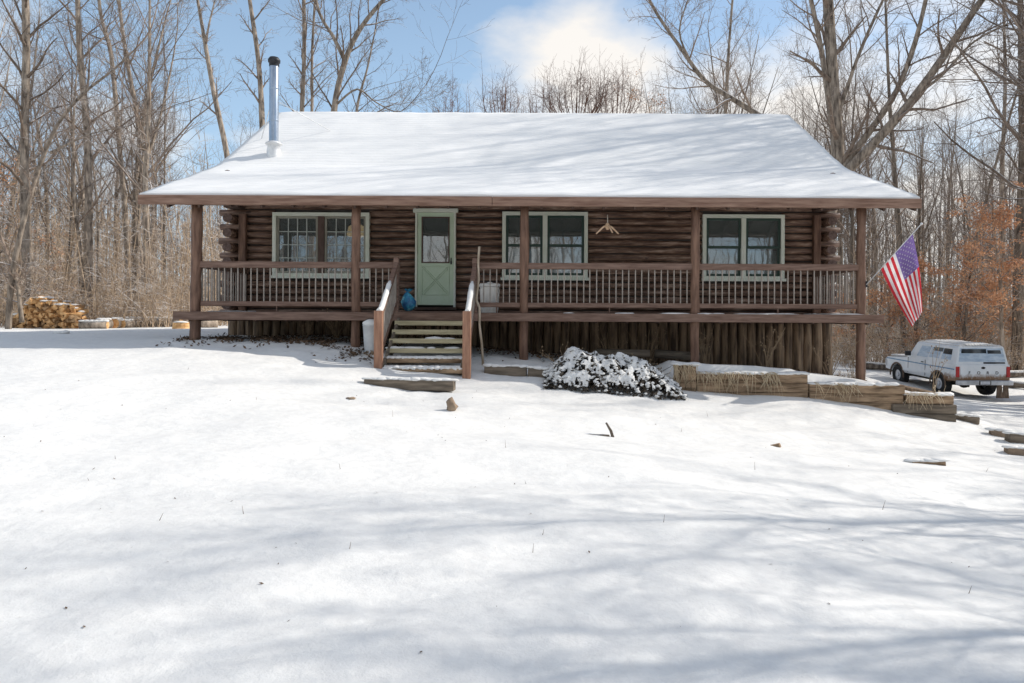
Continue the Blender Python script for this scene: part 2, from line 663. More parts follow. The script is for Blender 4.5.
def make_ground():
    xs = axis(-9, 11, .13, -420, 420)
    ys = axis(-1, 18, .11, -420, 420)
    pts = [(x, y) for y in ys for x in xs]
    z = gz_arr(pts)
    mb = MB()
    vs = [(x, y, float(zz) + relief(x, y)) for (x, y), zz in zip(pts, z)]
    nx = len(xs)
    fs = [(j * nx + i, j * nx + i + 1, (j + 1) * nx + i + 1, (j + 1) * nx + i) for j in range(len(ys) - 1) for i in range(nx - 1)]
    mb.add(vs, fs, 0, True)
    o = mb.build('ground', M['snow_ground'])
    tag(o, kind='structure')


make_ground()

# ------------------------------------------------------------------ cabin
YW = 16.0          # front wall log axis
YP = 13.5          # porch post line
LX, RX = -7.12, 6.72
DECK = 1.53
cabin = empty('log_cabin', (0, YW, DECK), 'dark brown log cabin with a snowy roof and a full width front porch', 'cabin')

OPEN = [(-6.18, -3.93, 2.34, 3.84), (-2.86, -1.92, 1.65, 3.93), (-.84, 1.15, 2.32, 3.88), (3.82, 5.72, 2.32, 3.84)]


def log_tube(mb, a, b, r, r_, n=14, ends=True):
    a, b = Vector(a), Vector(b)
    L = (b - a).length
    k = max(2, int(L / .22) + 1)
    pts, rad = [], []
    ph = r_.uniform(0, 50)
    for i in range(k):
        t = i / (k - 1)
        p = a.lerp(b, t)
        s = t * L
        p = p + Vector((0, .010 * mnoise.noise(Vector((s * .9, ph, 0))), .012 * mnoise.noise(Vector((s * .8, ph, 9)))))
        pts.append(p)
        rad.append(r * (1 + .10 * mnoise.noise(Vector((s * 1.5, ph, 3)))))
    mb.tube(pts, rad, n, True, 0, True, 1)


def cabin_walls():
    r_ = random.Random(3)
    mb = MB()
    step = .166
    z = DECK - .02
    i = 0
    while z < 4.78:
        ext = .30 if i % 2 == 0 else .0
        x0, x1 = LX - ext - r_.uniform(0, .06), RX + ext + r_.uniform(0, .06)
        if i % 2:
            x0, x1 = LX + .1, RX - .1
        segs = [(x0, x1)]
        for (a, b, c, d) in OPEN:
            if c - .03 < z < d + .03:
                out = []
                for s in segs:
                    if a > s[0] and b < s[1]:
                        out += [(s[0], a + .02), (b - .02, s[1])]
                    else:
                        out.append(s)
                segs = out
        for s in segs:
            log_tube(mb, (s[0], YW, z), (s[1], YW, z), .073 + r_.uniform(-.005, .005), r_)
        # side wall logs, running back; every second course passes the corner
        for sx in (LX, RX):
            yf = YW - (.36 + r_.uniform(0, .08)) if i % 2 else YW + .12
            log_tube(mb, (sx, yf, z + .0), (sx, 24.4, z), .105 if i % 2 else .094, r_, 12)
        z += step
        i += 1
    # gable ends above the plate: horizontal logs getting shorter
    while z < 7.0:
        t = (7.28 - z) / .626
        for sx in (LX, RX):
            log_tube(mb, (sx, 20.3 - t + .35, z), (sx, 20.3 + t - .35, z), .094, r_, 10)
        z += step
    mb.build('log_wall', [M['log'], M['log_end']], cabin)
    # chinked core wall behind the logs with real openings, and the dark room
    mb = MB()
    xs = sorted({LX, RX} | {o[0] + .01 for o in OPEN} | {o[1] - .01 for o in OPEN})
    zs = sorted({DECK - .1, 4.9} | {o[2] + .01 for o in OPEN} | {o[3] - .01 for o in OPEN})
    for a, b in zip(xs, xs[1:]):
        for c, d in zip(zs, zs[1:]):
            mx, mz = (a + b) / 2, (c + d) / 2
            if any(o[0] < mx < o[1] and o[2] < mz < o[3] for o in OPEN):
                continue
            mb.quad((a, YW + .05, c), (b, YW + .05, c), (b, YW + .05, d), (a, YW + .05, d))
    mb.quad((LX, YW + .05, 1.45), (LX, 24.3, 1.45), (LX, 24.3, 4.9), (LX, YW + .05, 4.9))
    mb.quad((RX, YW + .05, 1.45), (RX, 24.3, 1.45), (RX, 24.3, 4.9), (RX, YW + .05, 4.9))
    mb.quad((LX, 24.3, 0), (RX, 24.3, 0), (RX, 24.3, 4.9), (LX, 24.3, 4.9))
    mb.quad((LX, YW, 1.46), (RX, YW, 1.46), (RX, 24.3, 1.46), (LX, 24.3, 1.46))
    mb.quad((LX, YW, 4.2), (RX, YW, 4.2), (RX, 24.3, 4.2), (LX, 24.3, 4.2))
    mb.quad((LX, 18.6, 1.46), (RX, 18.6, 1.46), (RX, 18.6, 4.2), (LX, 18.6, 4.2))
    for sx in (LX - .02, RX + .02):
        mb.add([(sx, 16.4, 4.7), (sx, 24.2, 4.7), (sx, 20.3, 7.15)], [(0, 1, 2)])
    mb.build('core_wall', M['room'], cabin)
    # vertical corner boards on the porch side
    for x, z1 in ((-6.86, 3.80), (6.46, 3.83)):
        mb = MB()
        mb.box(x - .085, x + .085, YW - .20, YW - .085, DECK + .01, z1)
        bevel(mb.build('corner_board', M['post'], cabin), .015)
    mb = MB()
    mb.box(LX - .05, LX + .28, YW - .45, YW - .10, 3.9, 4.15)
    mb.build('plate_log', M['soffit'], cabin)
    mb = MB()
    mb.box(RX - .35, RX + .10, YW - .45, YW - .10, 3.92, 4.15)
    mb.build('plate_log', M['soffit'], cabin)


cabin_walls()


def skirting():
    r_ = random.Random(8)
    mb = MB()
    x = -7.22
    while x < 6.86:
        w = r_.uniform(.17, .25)
        xc = min(x + w / 2, 6.80)
        z0 = gz(xc, 15.8) - .15
        z1 = 1.40 - r_.uniform(0, .02)
        r = w / 2 * 1.04
        k = 5
        pts, rad = [], []
        for i in range(k):
            t = i / (k - 1)
            pts.append(Vector((xc + r_.uniform(-.008, .008), YW - .02 + r_.uniform(-.012, .012), z0 + (z1 - z0) * t)))
            rad.append(r * (1.06 - .1 * t + r_.uniform(-.03, .03)))
        mb.tube(pts, rad, 9)
        x += w
    for sx in (-7.2, 6.84):
        y = 16.15
        while y < 24.3:
            w = r_.uniform(.18, .25)
            z0 = gz(sx, y) - .2
            mb.tube([Vector((sx, y, z0)), Vector((sx, y, 1.4))], [w / 2, w / 2], 8)
            y += w
    mb.build('log_skirting', M['skirt'], cabin)


skirting()


def roof():
    EV, KK, RG = (13.28, 3.79), (16.5, 5.02), (20.3, 7.40)
    prof = [EV, KK, RG, (24.1, 5.02), (25.0, 4.62)]
    x0, x1 = -7.76, 7.42
    th = .13
    mb = MB()
    top = [Vector((0, y, z)) for y, z in prof]
    n = len(prof)
    vs = []
    for x in (x0 + .02, x1 - .02):
        for p in top:
            vs.append((x, p.y, p.z - .02))
        for p in top:
            vs.append((x, p.y, p.z - .02 - th))
    fs = []
    for i in range(n - 1):
        fs.append((i, 2 * n + i, 2 * n + i + 1, i + 1))
        fs.append((n + i, n + i + 1, 3 * n + i + 1, 3 * n + i))
        for s in (0, 2 * n):
            fs.append((s + i, s + i + 1, s + n + i + 1, s + n + i))
    fs.append((0, n, 3 * n, 2 * n))
    fs.append((n - 1, 3 * n - 1, 4 * n - 1, 2 * n - 1))
    mb.add(vs, fs)
    rf = mb.build('roof', [M['soffit']], cabin)
    # rafters under the porch roof
    mb = MB()
    x = x0 + .5
    while x < x1:
        mb.bar((x, 13.36, 3.62), (x, 16.1, 4.68), .045, .12)
        x += .61
    mb.build('rafter', M['soffit'], rf)
    # snow sheet
    mb = MB()
    S = []
    L = 0
    for (a, b) in zip(prof, prof[1:]):
        k = max(2, int(math.hypot(b[0] - a[0], b[1] - a[1]) / .16))
        for i in range(k):
            S.append((a[0] + (b[0] - a[0]) * i / k, a[1] + (b[1] - a[1]) * i / k))
    S.append(prof[-1])
    nx = 110
    xs = [x0 + (x1 - x0) * i / (nx - 1) for i in range(nx)]
    vs = []
    for j, (y, z) in enumerate(S):
        for i, x in enumerate(xs):
            e = min(1, min(i, nx - 1 - i) / 2, j / 2)
            h = .035 + .03 * e + .022 * mnoise.noise(Vector((x * .8, y * 1.3, 0))) + .012 * mnoise.noise(Vector((x * 3, y * 3.5, 5)))
            # faint course lines of the shingles below
            h += .008 * math.sin(y * 2 * math.pi / .42) * (.5 + mnoise.noise(Vector((x * .6, y, 8))))
            yy = y
            if j == 0:
                yy += .02 * mnoise.noise(Vector((x * 2.5, 3, 1)))
            vs.append((x, yy, z + max(.012, h)))
    fs = [(j * nx + i, j * nx + i + 1, (j + 1) * nx + i + 1, (j + 1) * nx + i) for j in range(len(S) - 1) for i in range(nx - 1)]
    mb.add(vs, fs, 0, True)
    # skirts at the edges
    o = len(mb.v)
    mb.add([(v[0], v[1] + .004, S[0][1] - .025) for v in vs[:nx]], [])
    mb.f += [(i, o + i, o + i + 1, i + 1) for i in range(nx - 1)]
    mb.mi += [0] * (nx - 1)
    mb.sm += [False] * (nx - 1)
    for c in (0, nx - 1):
        o = len(mb.v)
        mb.add([(vs[j * nx + c][0], vs[j * nx + c][1], S[j][1] - .018) for j in range(len(S))], [])
        k = len(S) - 1
        mb.f += [(j * nx + c, (j + 1) * nx + c, o + j + 1, o + j) for j in range(k)]
        mb.mi += [0] * k
        mb.sm += [False] * k
    mb.build('roof_snow', M['roof_snow'], rf)
    mb = MB()
    mb.box(x0, -.9, 13.22, 13.268, 3.60, 3.785)
    mb.box(-.894, x1, 13.22, 13.268, 3.598, 3.783)
    bevel(mb.build('fascia', M['fascia'], rf), .008)
    for x in (x0 - .02, x1 - .02):
        mb = MB()
        for (a, b) in zip(prof, prof[1:]):
            mb.bar((x + .02, a[0] + .01, a[1] - .10), (x + .02, b[0], b[1] - .10), .04, .17)
        mb.build('barge_board', M['fascia'], rf)
    mb = MB()
    mb.box(-7.0, 6.62, 13.40, 13.56, 3.632, 3.70)
    bevel(mb.build('porch_beam', M['fascia'], cabin), .012)


roof()
POSTX = [-6.74, -3.60, -.28, 3.10, 6.38]


def porch():
    r_ = random.Random(21)
    for x in POSTX:
        mb = MB()
        z0 = gz(x, YP) - .2
        pts, rad = [], []
        for i in range(11):
            t = i / 10
            z = z0 + (3.64 - z0) * t
            big = x in (POSTX[0],)
            pts.append(Vector((x + r_.uniform(-.008, .008) - (.04 * (1 - t) if big else 0), YP + r_.uniform(-.006, .006), z)))
            rad.append((.098 if big else .088) * (1 + r_.uniform(-.07, .09)))
        mb.tube(pts, rad, 12)
        mb.build('porch_post', M['post'], cabin)
    mb = MB()
    mb.box(-7.13, 6.76, 13.33, 13.405, 1.365, 1.528)
    bevel(mb.build('deck_rim', M['rail'], cabin), .01)
    mb = MB()
    y = 13.41
    while y < 15.82:
        mb.box(-6.86, 6.50, y, y + .135, 1.49, 1.526 - r_.uniform(0, .003))
        y += .141
    dk = mb.build('deck', M['deck'], cabin)
    mb = MB()
    for x in np.arange(-6.8, 6.5, .61):
        mb.box(x, x + .04, 13.42, 15.85, 1.34, 1.486)
    mb.box(-6.86, -6.82, 13.41, 15.86, 1.335, 1.487)
    mb.box(6.46, 6.50, 13.41, 15.86, 1.335, 1.487)
    mb.build('joist', M['soffit'], dk)
    # patches of snow left on both ends of the deck and under the rail
    mb = MB()
    for i in range(46):
        side = r_.random()
        if side < .4:
            c = (r_.uniform(6.2, 6.48), r_.uniform(13.5, 15.7), 1.528)
        elif side < .6:
            c = (r_.uniform(-6.8, -6.5), r_.uniform(13.5, 15.7), 1.528)
        else:
            c = (r_.uniform(.5, 6.3), r_.uniform(13.42, 13.52), 1.528)
        mb.blob(c, r_.uniform(.1, .3), r_.uniform(.05, .12), r_.uniform(.012, .024), i, 2, .4)
    mb.build('deck_snow', M['snow'], dk)

    # railings: bays between posts
    OP0, OP1 = -2.77, -1.27
    bays = [(-6.64, -3.69, 0), (-3.51, OP0, 0), (OP1, -.37, 0), (-.19, 3.01, 0), (3.19, 6.29, 0)]
    base_bal = None

    def baluster_mesh():
        mb = MB()
        mb.box(-.0105, .0105, -.0105, .0105, 0, .69)
        o = mb.build('baluster', M['baluster'])
        return o
    proto = baluster_mesh()
    first = True
    for a, b, _ in bays:
        mb = MB()
        mb.box(a - .03, b + .03, YP - .05, YP + .055, 2.395, 2.52)
        rl = bevel(mb.build('railing', M['rail'], cabin), .012)
        mb = MB()
        mb.box(a - .02, b + .02, YP - .035, YP + .04, 1.64, 1.735)
        k = max(1, int((b - a) / 1.6))
        for i in range(k):
            xx = a + (b - a) * (i + .5) / k
            mb.box(xx - .012, xx + .012, YP - .02, YP + .02, 1.528, 1.645)
        bevel(mb.build('bottom_rail', M['rail'], rl), .012)
        nb = round((b - a) / .128)
        for i in range(nb):
            o = proto if first else proto.copy()
            if not first:
                COL.objects.link(o)
            first = False
            o.parent = rl
            o.location = Vector((a + (b - a) * (i + .5) / nb + r_.uniform(-.006, .006), YP, 1.72)) - cabin.location
    for x, nm in ((-6.74, 'l'), (6.38, 'r')):
        mb = MB()
        mb.box(x - .05, x + .05, YP + .08, 15.80, 2.395, 2.515)
        rl = bevel(mb.build('side_railing', M['rail'], cabin), .01)
        mb = MB()
        mb.box(x - .035, x + .035, YP + .08, 15.80, 1.64, 1.735)
        bevel(mb.build('bottom_rail', M['rail'], rl), .01)
        mb = MB()
        y = YP + .2
        while y < 15.75:
            mb.box(x - .0105, x + .0105, y - .0105, y + .0105, 1.72, 2.41)
            y += .128
        tag(mb.build('baluster', M['baluster'], rl), kind='stuff')
    # stairs
    st_o = None
    for x in (OP0 + .06, OP1 - .06):
        st = MB()
        st.bar((x, 13.36, 1.33), (x, 11.98, .48), .045, .24)
        if st_o is None:
            st_o = st.build('stairs', M['timber_dark'], cabin)
        else:
            st.build('stringer', M['timber_dark'], st_o)
    for i in range(1, 7):
        y = 13.33 - .235 * i
        z = DECK - .163 * i
        mb = MB()
        x0, x1 = OP0 + .02, OP1 - .02
        mb.box(x0, x1, y, y + .27, z - .085 + r_.uniform(-.004, .004), z + r_.uniform(-.004, .004))
        t = bevel(mb.build('tread', M['tread'] if i < 5 else M['timber'], st_o), .008)
        if i >= 3:
            mb = MB()
            k = {3: 3, 4: 7, 5: 16, 6: 26}[i]
            for j in range(k):
                xx = r_.uniform(x0 + .1, x1 - .1)
                mb.blob((xx, y + .12 + r_.uniform(-.05, .06), z + .002), r_.uniform(.05, .2), r_.uniform(.05, .11), r_.uniform(.015, .04), j + i * 7, 2, .35)
            if i >= 5:
                for j in range(14):
                    mb.blob((x0 + .06 + (x1 - x0 - .12) * j / 13, y + .11, z + .004), .10, .125, .035 + .012 * (i == 6), j * 3 + i, 2, .3)
            mb.build('tread_snow', M['snow'], t)
    mb = MB()
    mb.box(OP0 - .02, OP1 + .02, 13.345, 13.40, 1.532, 1.556)
    mb.build('top_nosing', M['soffit'], st_o)
    for s, x in ((-1, OP0 - .01), (1, OP1 + .03)):
        mb = MB()
        zf = 1.56
        mb.box(x - .072, x + .072, 11.86, 11.99, gz(x, 11.9) - .15, zf)
        nw = bevel(mb.build('newel_post', M['newel'], cabin), .012)
        mb = MB()
        mb.box(x - .05, x + .05, 13.34, 13.46, DECK, 2.60)
        bevel(mb.build('newel_post', M['rail'], cabin), .012)
        mb = MB()
        xo = x + .005
        mb.bar((xo, 11.98, 1.47), (xo, 13.36, 2.46), .085, .10)
        mb.bar((xo, 11.98, .78), (xo, 13.36, 1.72), .05, .09)
        hr = bevel(mb.build('handrail', M['rail'], cabin), .01)
        mb = MB()
        for i in range(12):
            t = (i + .5) / 12
            y = 11.99 + 1.36 * t
            zb = .78 + .94 * t
            mb.box(xo - .013, xo + .013, y - .03, y + .03, zb + .02, zb + .69)
        tag(mb.build('slat', M['baluster'], hr), 'grey flat slats along the stair handrail')
        mb = MB()
        pts = [Vector((xo, 11.88 + .92 * i / 9, 1.52 + max(0, (.92 * i / 9 - .1)) * .717 + .012)) for i in range(10)]
        pts[0].z = 1.56
        pts[1].z = 1.575
        mb.tube([p + Vector((0, 0, -.012)) for p in pts], [.045] + [.05 + r_.uniform(-.004, .004) for _ in range(8)] + [.025], 8)
        mb.build('rail_snow', M['snow'], hr)


porch()


def windows():
    def frame(x0, x1, z0, z1, y, w, d, mb, mi=0, zi=.002):
        """ring of four bars butted end to end"""
        mb.box(x0, x1, y - d, y, z1 - w, z1, mi)
        mb.box(x0, x1, y - d, y, z0, z0 + w, mi)
        mb.box(x0, x0 + w, y - d + zi, y - zi, z0 + w, z1 - w, mi)
        mb.box(x1 - w, x1, y - d + zi, y - zi, z0 + w, z1 - w, mi)
    YF = YW - .03
    specs = [(OPEN[0], 'casement'), (OPEN[2], 'hung'), (OPEN[3], 'hung')]
    for wi, ((x0, x1, z0, z1), kind) in enumerate(specs):
        mb = MB()
        frame(x0, x1, z0, z1, YF, .085, .12, mb)
        mb.box(x0 - .03, x1 + .03, YF - .16, YF - .121, z0 - .035, z0 + .03)
        xm = (x0 + x1) / 2
        if kind == 'hung':
            mb.box(xm - .055, xm + .055, YF - .115, YF - .004, z0 + .085, z1 - .085)
        win = bevel(mb.build('window', M['trim_green'], cabin), .006)
        if kind == 'casement':
            mb = MB()
            mb.box(xm - .075, xm + .075, YF - .10, YF - .004, z0 + .088, z1 - .088)
            bevel(mb.build('mullion', M['mull_brown'], win), .01)
        for s in (0, 1):
            a = x0 + .088 if s == 0 else xm + (.078 if kind == 'casement' else .058)
            b = xm - (.078 if kind == 'casement' else .058) if s == 0 else x1 - .088
            c, d = z0 + .088, z1 - .088
            mb = MB()
            if kind == 'casement':
                frame(a, b, c, d, YF - .012, .05, .06, mb)
                bevel(mb.build('sash', M['sash_tan'], win), .004)
                mb = MB()
                gw = .010
                for i in range(1, 4):
                    x = a + .05 + (b - a - .1) * i / 4
                    mb.box(x - gw, x + gw, YF - .058, YF - .044, c + .05, d - .05)
                for i in range(1, 4):
                    z = c + .05 + (d - c - .1) * i / 4
                    mb.box(a + .05, b - .05, YF - .056, YF - .046, z - gw, z + gw)
                mb.build('grille', M['grille'], win)
                mb = MB()
                mb.quad((a + .04, YF - .035, c + .04), (b - .04, YF - .035, c + .04), (b - .04, YF - .035, d - .04), (a + .04, YF - .035, d - .04))
                mb.build('pane', M['glass'], win)
            else:
                zm = c + (d - c) * .50
                frame(a, b, zm - .025, d, YF - .045, .055, .045, mb)
                frame(a, b, c, zm + .025, YF + .004, .055, .045, mb)
                bevel(mb.build('sash', M['dark_green'], win), .004)
                for (p, q, y) in ((zm + .02, d - .045, YF - .065), (c + .045, zm - .02, YF - .018)):
                    mb = MB()
                    mb.quad((a + .045, y, p), (b - .045, y, p), (b - .045, y, q), (a + .045, y, q))
                    mb.build('pane', M['glass'], win)
                # sheer curtain behind the lower sash
                mb = MB()
                k = 30
                vs = []
                for i in range(k):
                    x = a + (b - a) * i / (k - 1)
                    yy = YW + .16 + .02 * math.sin(i * 1.9) + .01 * math.sin(i * .7)
                    vs += [(x, yy, c - .02), (x, yy, zm - .05)]
                mb.add(vs, [(2 * i, 2 * i + 2, 2 * i + 3, 2 * i + 1) for i in range(k - 1)], 0, True)
                mb.build('curtain', M['curtain'] if wi == 1 else M['curtain_grey'], win)
    # door
    x0, x1, z0, z1 = OPEN[1]
    mb = MB()
    mb.box(x0 - .05, x1 + .05, YF - .14, YF, z1 - .08, z1 + .01)
    mb.box(x0, x0 + .045, YF - .125, YF - .002, z0, z1 - .08)
    mb.box(x1 - .045, x1, YF - .125, YF - .002, z0, z1 - .08)
    door = bevel(mb.build('door', M['trim_green'], cabin), .006)
    a, b, c, d = x0 + .048, x1 - .048, z0 + .05, z1 - .083
    y1, y0 = YF - .02, YF - .075
    g0, g1 = c + .98, d - .10
    mb = MB()
    st = .10
    mb.box(a, a + st, y0, y1, c, d)
    mb.box(b - st, b, y0, y1, c, d)
    mb.box(a + st, b - st, y0 + .001, y1 - .001, g1, d)
    mb.box(a + st, b - st, y0 + .001, y1 - .001, c, g0)
    # crossbuck moulding on the lower panel
    p0, p1, q0, q1 = a + .11, b - .11, c + .24, g0 - .08
    yy = y0 - .012
    up = (0, -1, 0)
    for s, e in (((p0, q0), (p1, q1)), ((p0, q1), (p1, q0))):
        for off in (-.02, .02):
            dx, dz = e[0] - s[0], e[1] - s[1]
            l = math.hypot(dx, dz)
            ox, oz = -dz / l * off, dx / l * off
            mb.bar((s[0] + ox, yy, s[1] + oz), (e[0] + ox, yy - (.003 if s[1] == q1 else 0), e[1] + oz), .014, .02, 0, up)
    for s, e in (((p0, q0), (p1, q0)), ((p0, q1), (p1, q1)), ((p0, q0), (p0, q1)), ((p1, q0), (p1, q1))):
        mb.bar((s[0], yy + .002, s[1]), (e[0], yy + .002, e[1]), .02, .02, 0, up)
    bevel(mb.build('slab', M['sage'], door), .004)
    mb = MB()
    frame(a + st - .004, b - st + .004, g0 - .004, g1 + .004, y0 - .004, .028, .02, mb)
    mb.build('glazing_bead', M['mull_brown'], door)
    mb = MB()
    mb.quad((a + st, YF - .05, g0), (b - st, YF - .05, g0), (b - st, YF - .05, g1), (a + st, YF - .05, g1))
    mb.build('pane', M['glass'], door)
    mb = MB()
    mb.bar((b - .055, y0 - .03, c + .98), (b - .055, y0 - .03, c + 1.10), .022, .02, 0, up)
    mb.box(b - .075, b - .04, y0 - .02, y0 - .001, c + .95, c + 1.02)
    mb.build('handle', M['black'], door)
    mb = MB()
    mb.box(x0 - .02, x1 + .02, YF - .22, YF - .0, z0 - .06, z0 - .004)
    mb.build('threshold', M['soffit'], door)
    for zz in (c + .25, c + 1.0, c + 1.75):
        pass
    # porch light over the door
    mb = MB()
    mb.box(-2.46, -2.30, YW - .16, YW - .09, 3.94, 4.16)
    pl = mb.build('porch_light', M['log'], cabin)
    mb = MB()
    mb.lathe([(.02, 4.13), (.045, 4.12), (.05, 4.02), (.04, 3.99), (.02, 3.985)], 12, (-2.38, YW - .215, 0))
    mb.build('lamp_glass', M['white_plastic'], pl)
    # curtains in the casement room and a shade lamp hanging there
    lamp = empty('pendant_lamp', (-4.55, 17.1, 3.98), 'straw coloured pendant lamp shade seen through the gridded window', 'lamp')
    mb = MB()
    mb.lathe([(.10, 3.72), (.20, 3.66), (.24, 3.45), (.22, 3.42), (.2, 3.45), (.08, 3.70)], 20, (-4.55, 17.1, 0))
    mb.build('lamp_shade', M['wicker'], lamp)
    mb = MB()
    mb.tube([Vector((-4.55, 17.1, 3.7)), Vector((-4.55, 17.1, 4.19))], [.008, .008], 5)
    mb.build('cord', M['black'], lamp)


windows()


def chimney():
    bx, by, bz = -6.62, 17.06, 5.32
    mb = MB()
    mb.lathe([(.112, bz + .2), (.112, bz + 2.35), (.109, bz + 2.36)], 24, (bx, by, 0))
    for z in (bz + .95, bz + 1.75):
        mb.lathe([(.116, z), (.119, z + .02), (.116, z + .04)], 24, (bx, by, 0))
    pipe = mb.build('stove_pipe', M['galv'], cabin)
    mb = MB()
    mb.lathe([(.17, bz - .12), (.165, bz + .22), (.145, bz + .36), (.205, bz + .38), (.205, bz + .405), (.135, bz + .45)], 24, (bx, by, 0))
    mb.build('flashing', M['galv_white'], pipe)
    mb = MB()
    mb.lathe([(.122, bz + 2.33), (.122, bz + 2.42), (.145, bz + 2.43), (.15, bz + 2.49), (.11, bz + 2.55), (.05, bz + 2.57)], 24, (bx, by, 0))
    mb.build('cap', M['black'], pipe)
    mb = MB()
    z1 = bz + 1.45
    mb.tube([Vector((bx + .12, by + .05, z1)), Vector((-5.72, 18.75, 6.50))], [.011, .011], 6)
    mb.tube([Vector((bx - .1, by + .08, z1)), Vector((-7.35, 18.1, 6.10))], [.011, .011], 6)
    mb.build('brace', M['galv_white'], pipe)


chimney()

# ------------------------------------------------------------------ things on and about the porch


def porch_things():
    # hanging wooden hanger with three arms
    h = empty('wooden_hanger', (1.38, 13.66, 3.5), 'blond wooden hanger with spread arms dangling on a cord from the porch beam', 'hanger')
    x, y = 1.38, 13.66
    mb = MB()
    mb.tube([Vector((x, y, 3.50)), Vector((x + .004, y, 3.33)), Vector((x, y, 3.30))], [.010, .010, .010], 6)
    mb.build('cord', M['cord'], h)
    mb = MB()
    mb.lathe([(.018, 3.34), (.042, 3.31), (.045, 3.25), (.022, 3.20)], 10, (x, y, 0))
    for a in (R(178), R(2), R(-70)):
        e = Vector((x + .225 * math.cos(a), y + .225 * math.sin(a), 3.12))
        mb.tube([Vector((x, y, 3.29)), Vector((x + .08 * math.cos(a), y + .08 * math.sin(a), 3.26)), e], [.02, .02, .014], 7)
    mb.build('arm', M['blond'], h)

    # white bin with lid on the deck
    b = empty('plastic_bin', (-.99, 13.95, DECK), 'tall white plastic bin with a lid standing on the porch behind the railing', 'bin')
    c = (-.99, 13.95, DECK)
    mb = MB()
    mb.lathe([(.165, .0), (.17, .02), (.195, .5), (.2, .52)], 24, c)
    for i in range(10):
        a = 2 * math.pi * i / 10
        mb.bar(Vector(c) + Vector((.17 * math.cos(a), .17 * math.sin(a), .05)), Vector(c) + Vector((.196 * math.cos(a), .196 * math.sin(a), .48)), .02, .012)
    mb.build('body', M['white_plastic'], b)
    mb = MB()
    mb.lathe([(.205, .525), (.218, .53), (.218, .57), (.20, .595), (.05, .61), (.05, .625), (.02, .63)], 24, c)
    mb.build('lid', M['white_plastic'], b)

    # blue bag slumped by the door side of the steps
    g = empty('plastic_bag', (-2.62, 13.78, DECK), 'blue and teal plastic bag slumped at the top of the steps', 'bag')
    mb = MB()
    vs, fs = ICO[3]
    out = []
    for p in vs:
        z = p.z * .5 + .5
        w = (1 - .55 * max(0, z - .5) * 2) * (1 + .16 * mnoise.noise(p * 2.3 + Vector((3, 1, 0))))
        out.append(Vector((-2.62 + p.x * .155 * w + .02 * math.sin(z * 5), 13.78 + p.y * .13 * w, DECK + .41 * z + .012)))
    mb.add(out, fs, 0, True)
    mb.build('sack', M['bag'], g)
    mb = MB()
    for i in range(7):
        a = 2 * math.pi * i / 7
        q = Vector((-2.615, 13.78, DECK + .41))
        d = Vector((math.cos(a), math.sin(a), 0))
        mb.add([q + d * .02, q + d * .09 + Vector((0, 0, .07)) + d.cross(Vector((0, 0, 1))) * .04, q + d * .085 + Vector((0, 0, .05)) - d.cross(Vector((0, 0, 1))) * .04], [(0, 1, 2)])
    mb.build('gathered_neck', M['bag'], g)

    # peeled walking stick leaning outside the rail
    mb = MB()
    pts = [P(483.5, 361, 12.85), P(482, 345, 12.9), P(479.5, 325, 12.97), P(479.5, 308, 13.05), P(476, 300, 13.1), P(478.5, 280, 13.17), P(478, 262, 13.25), P(479, 247, 13.3)]
    pts[0].z = gz(pts[0].x, pts[0].y) - .05
    mb.tube(pts, [.024, .024, .022, .024, .026, .022, .021, .024], 8)
    tag(mb.build('walking_stick', M['stick']), 'long crooked peeled stick leaning against the rail right of the steps', 'stick')

    # metal pail heaped with snow
    px, py = -3.15, 12.95
    z = gz(px, py)
    top = EYE - (326 - HY) / F * py
    k = empty('metal_pail', (px, py, z), 'galvanised pail heaped with snow hanging low left of the steps', 'pail')
    k['label'] = 'galvanised pail heaped with snow left of the porch steps'
    mb = MB()
    h = top - z
    mb.lathe([(.125, z - .03), (.13, z), (.13 + .04 * (h - .28) / h, z + h - .28), (.165, top - .01), (.178, top), (.170, top + .004), (.15, top - .02)], 24, (px, py, 0))
    mb.build('body', M['galv_white'], k)
    mb = MB()
    mb.blob((px, py, top + .01), .165, .165, .10, 5, 3, .2)
    mb.build('snow_heap', M['snow'], k)
    mb = MB()
    mb.tube([Vector((px - .17 * math.cos(a), py - .06 * math.sin(a), top - .02 + .15 * math.sin(a))) for a in [math.pi * i / 12 for i in range(13)]], [.006] * 13, 5)
    mb.build('bail', M['black'], k)


porch_things()


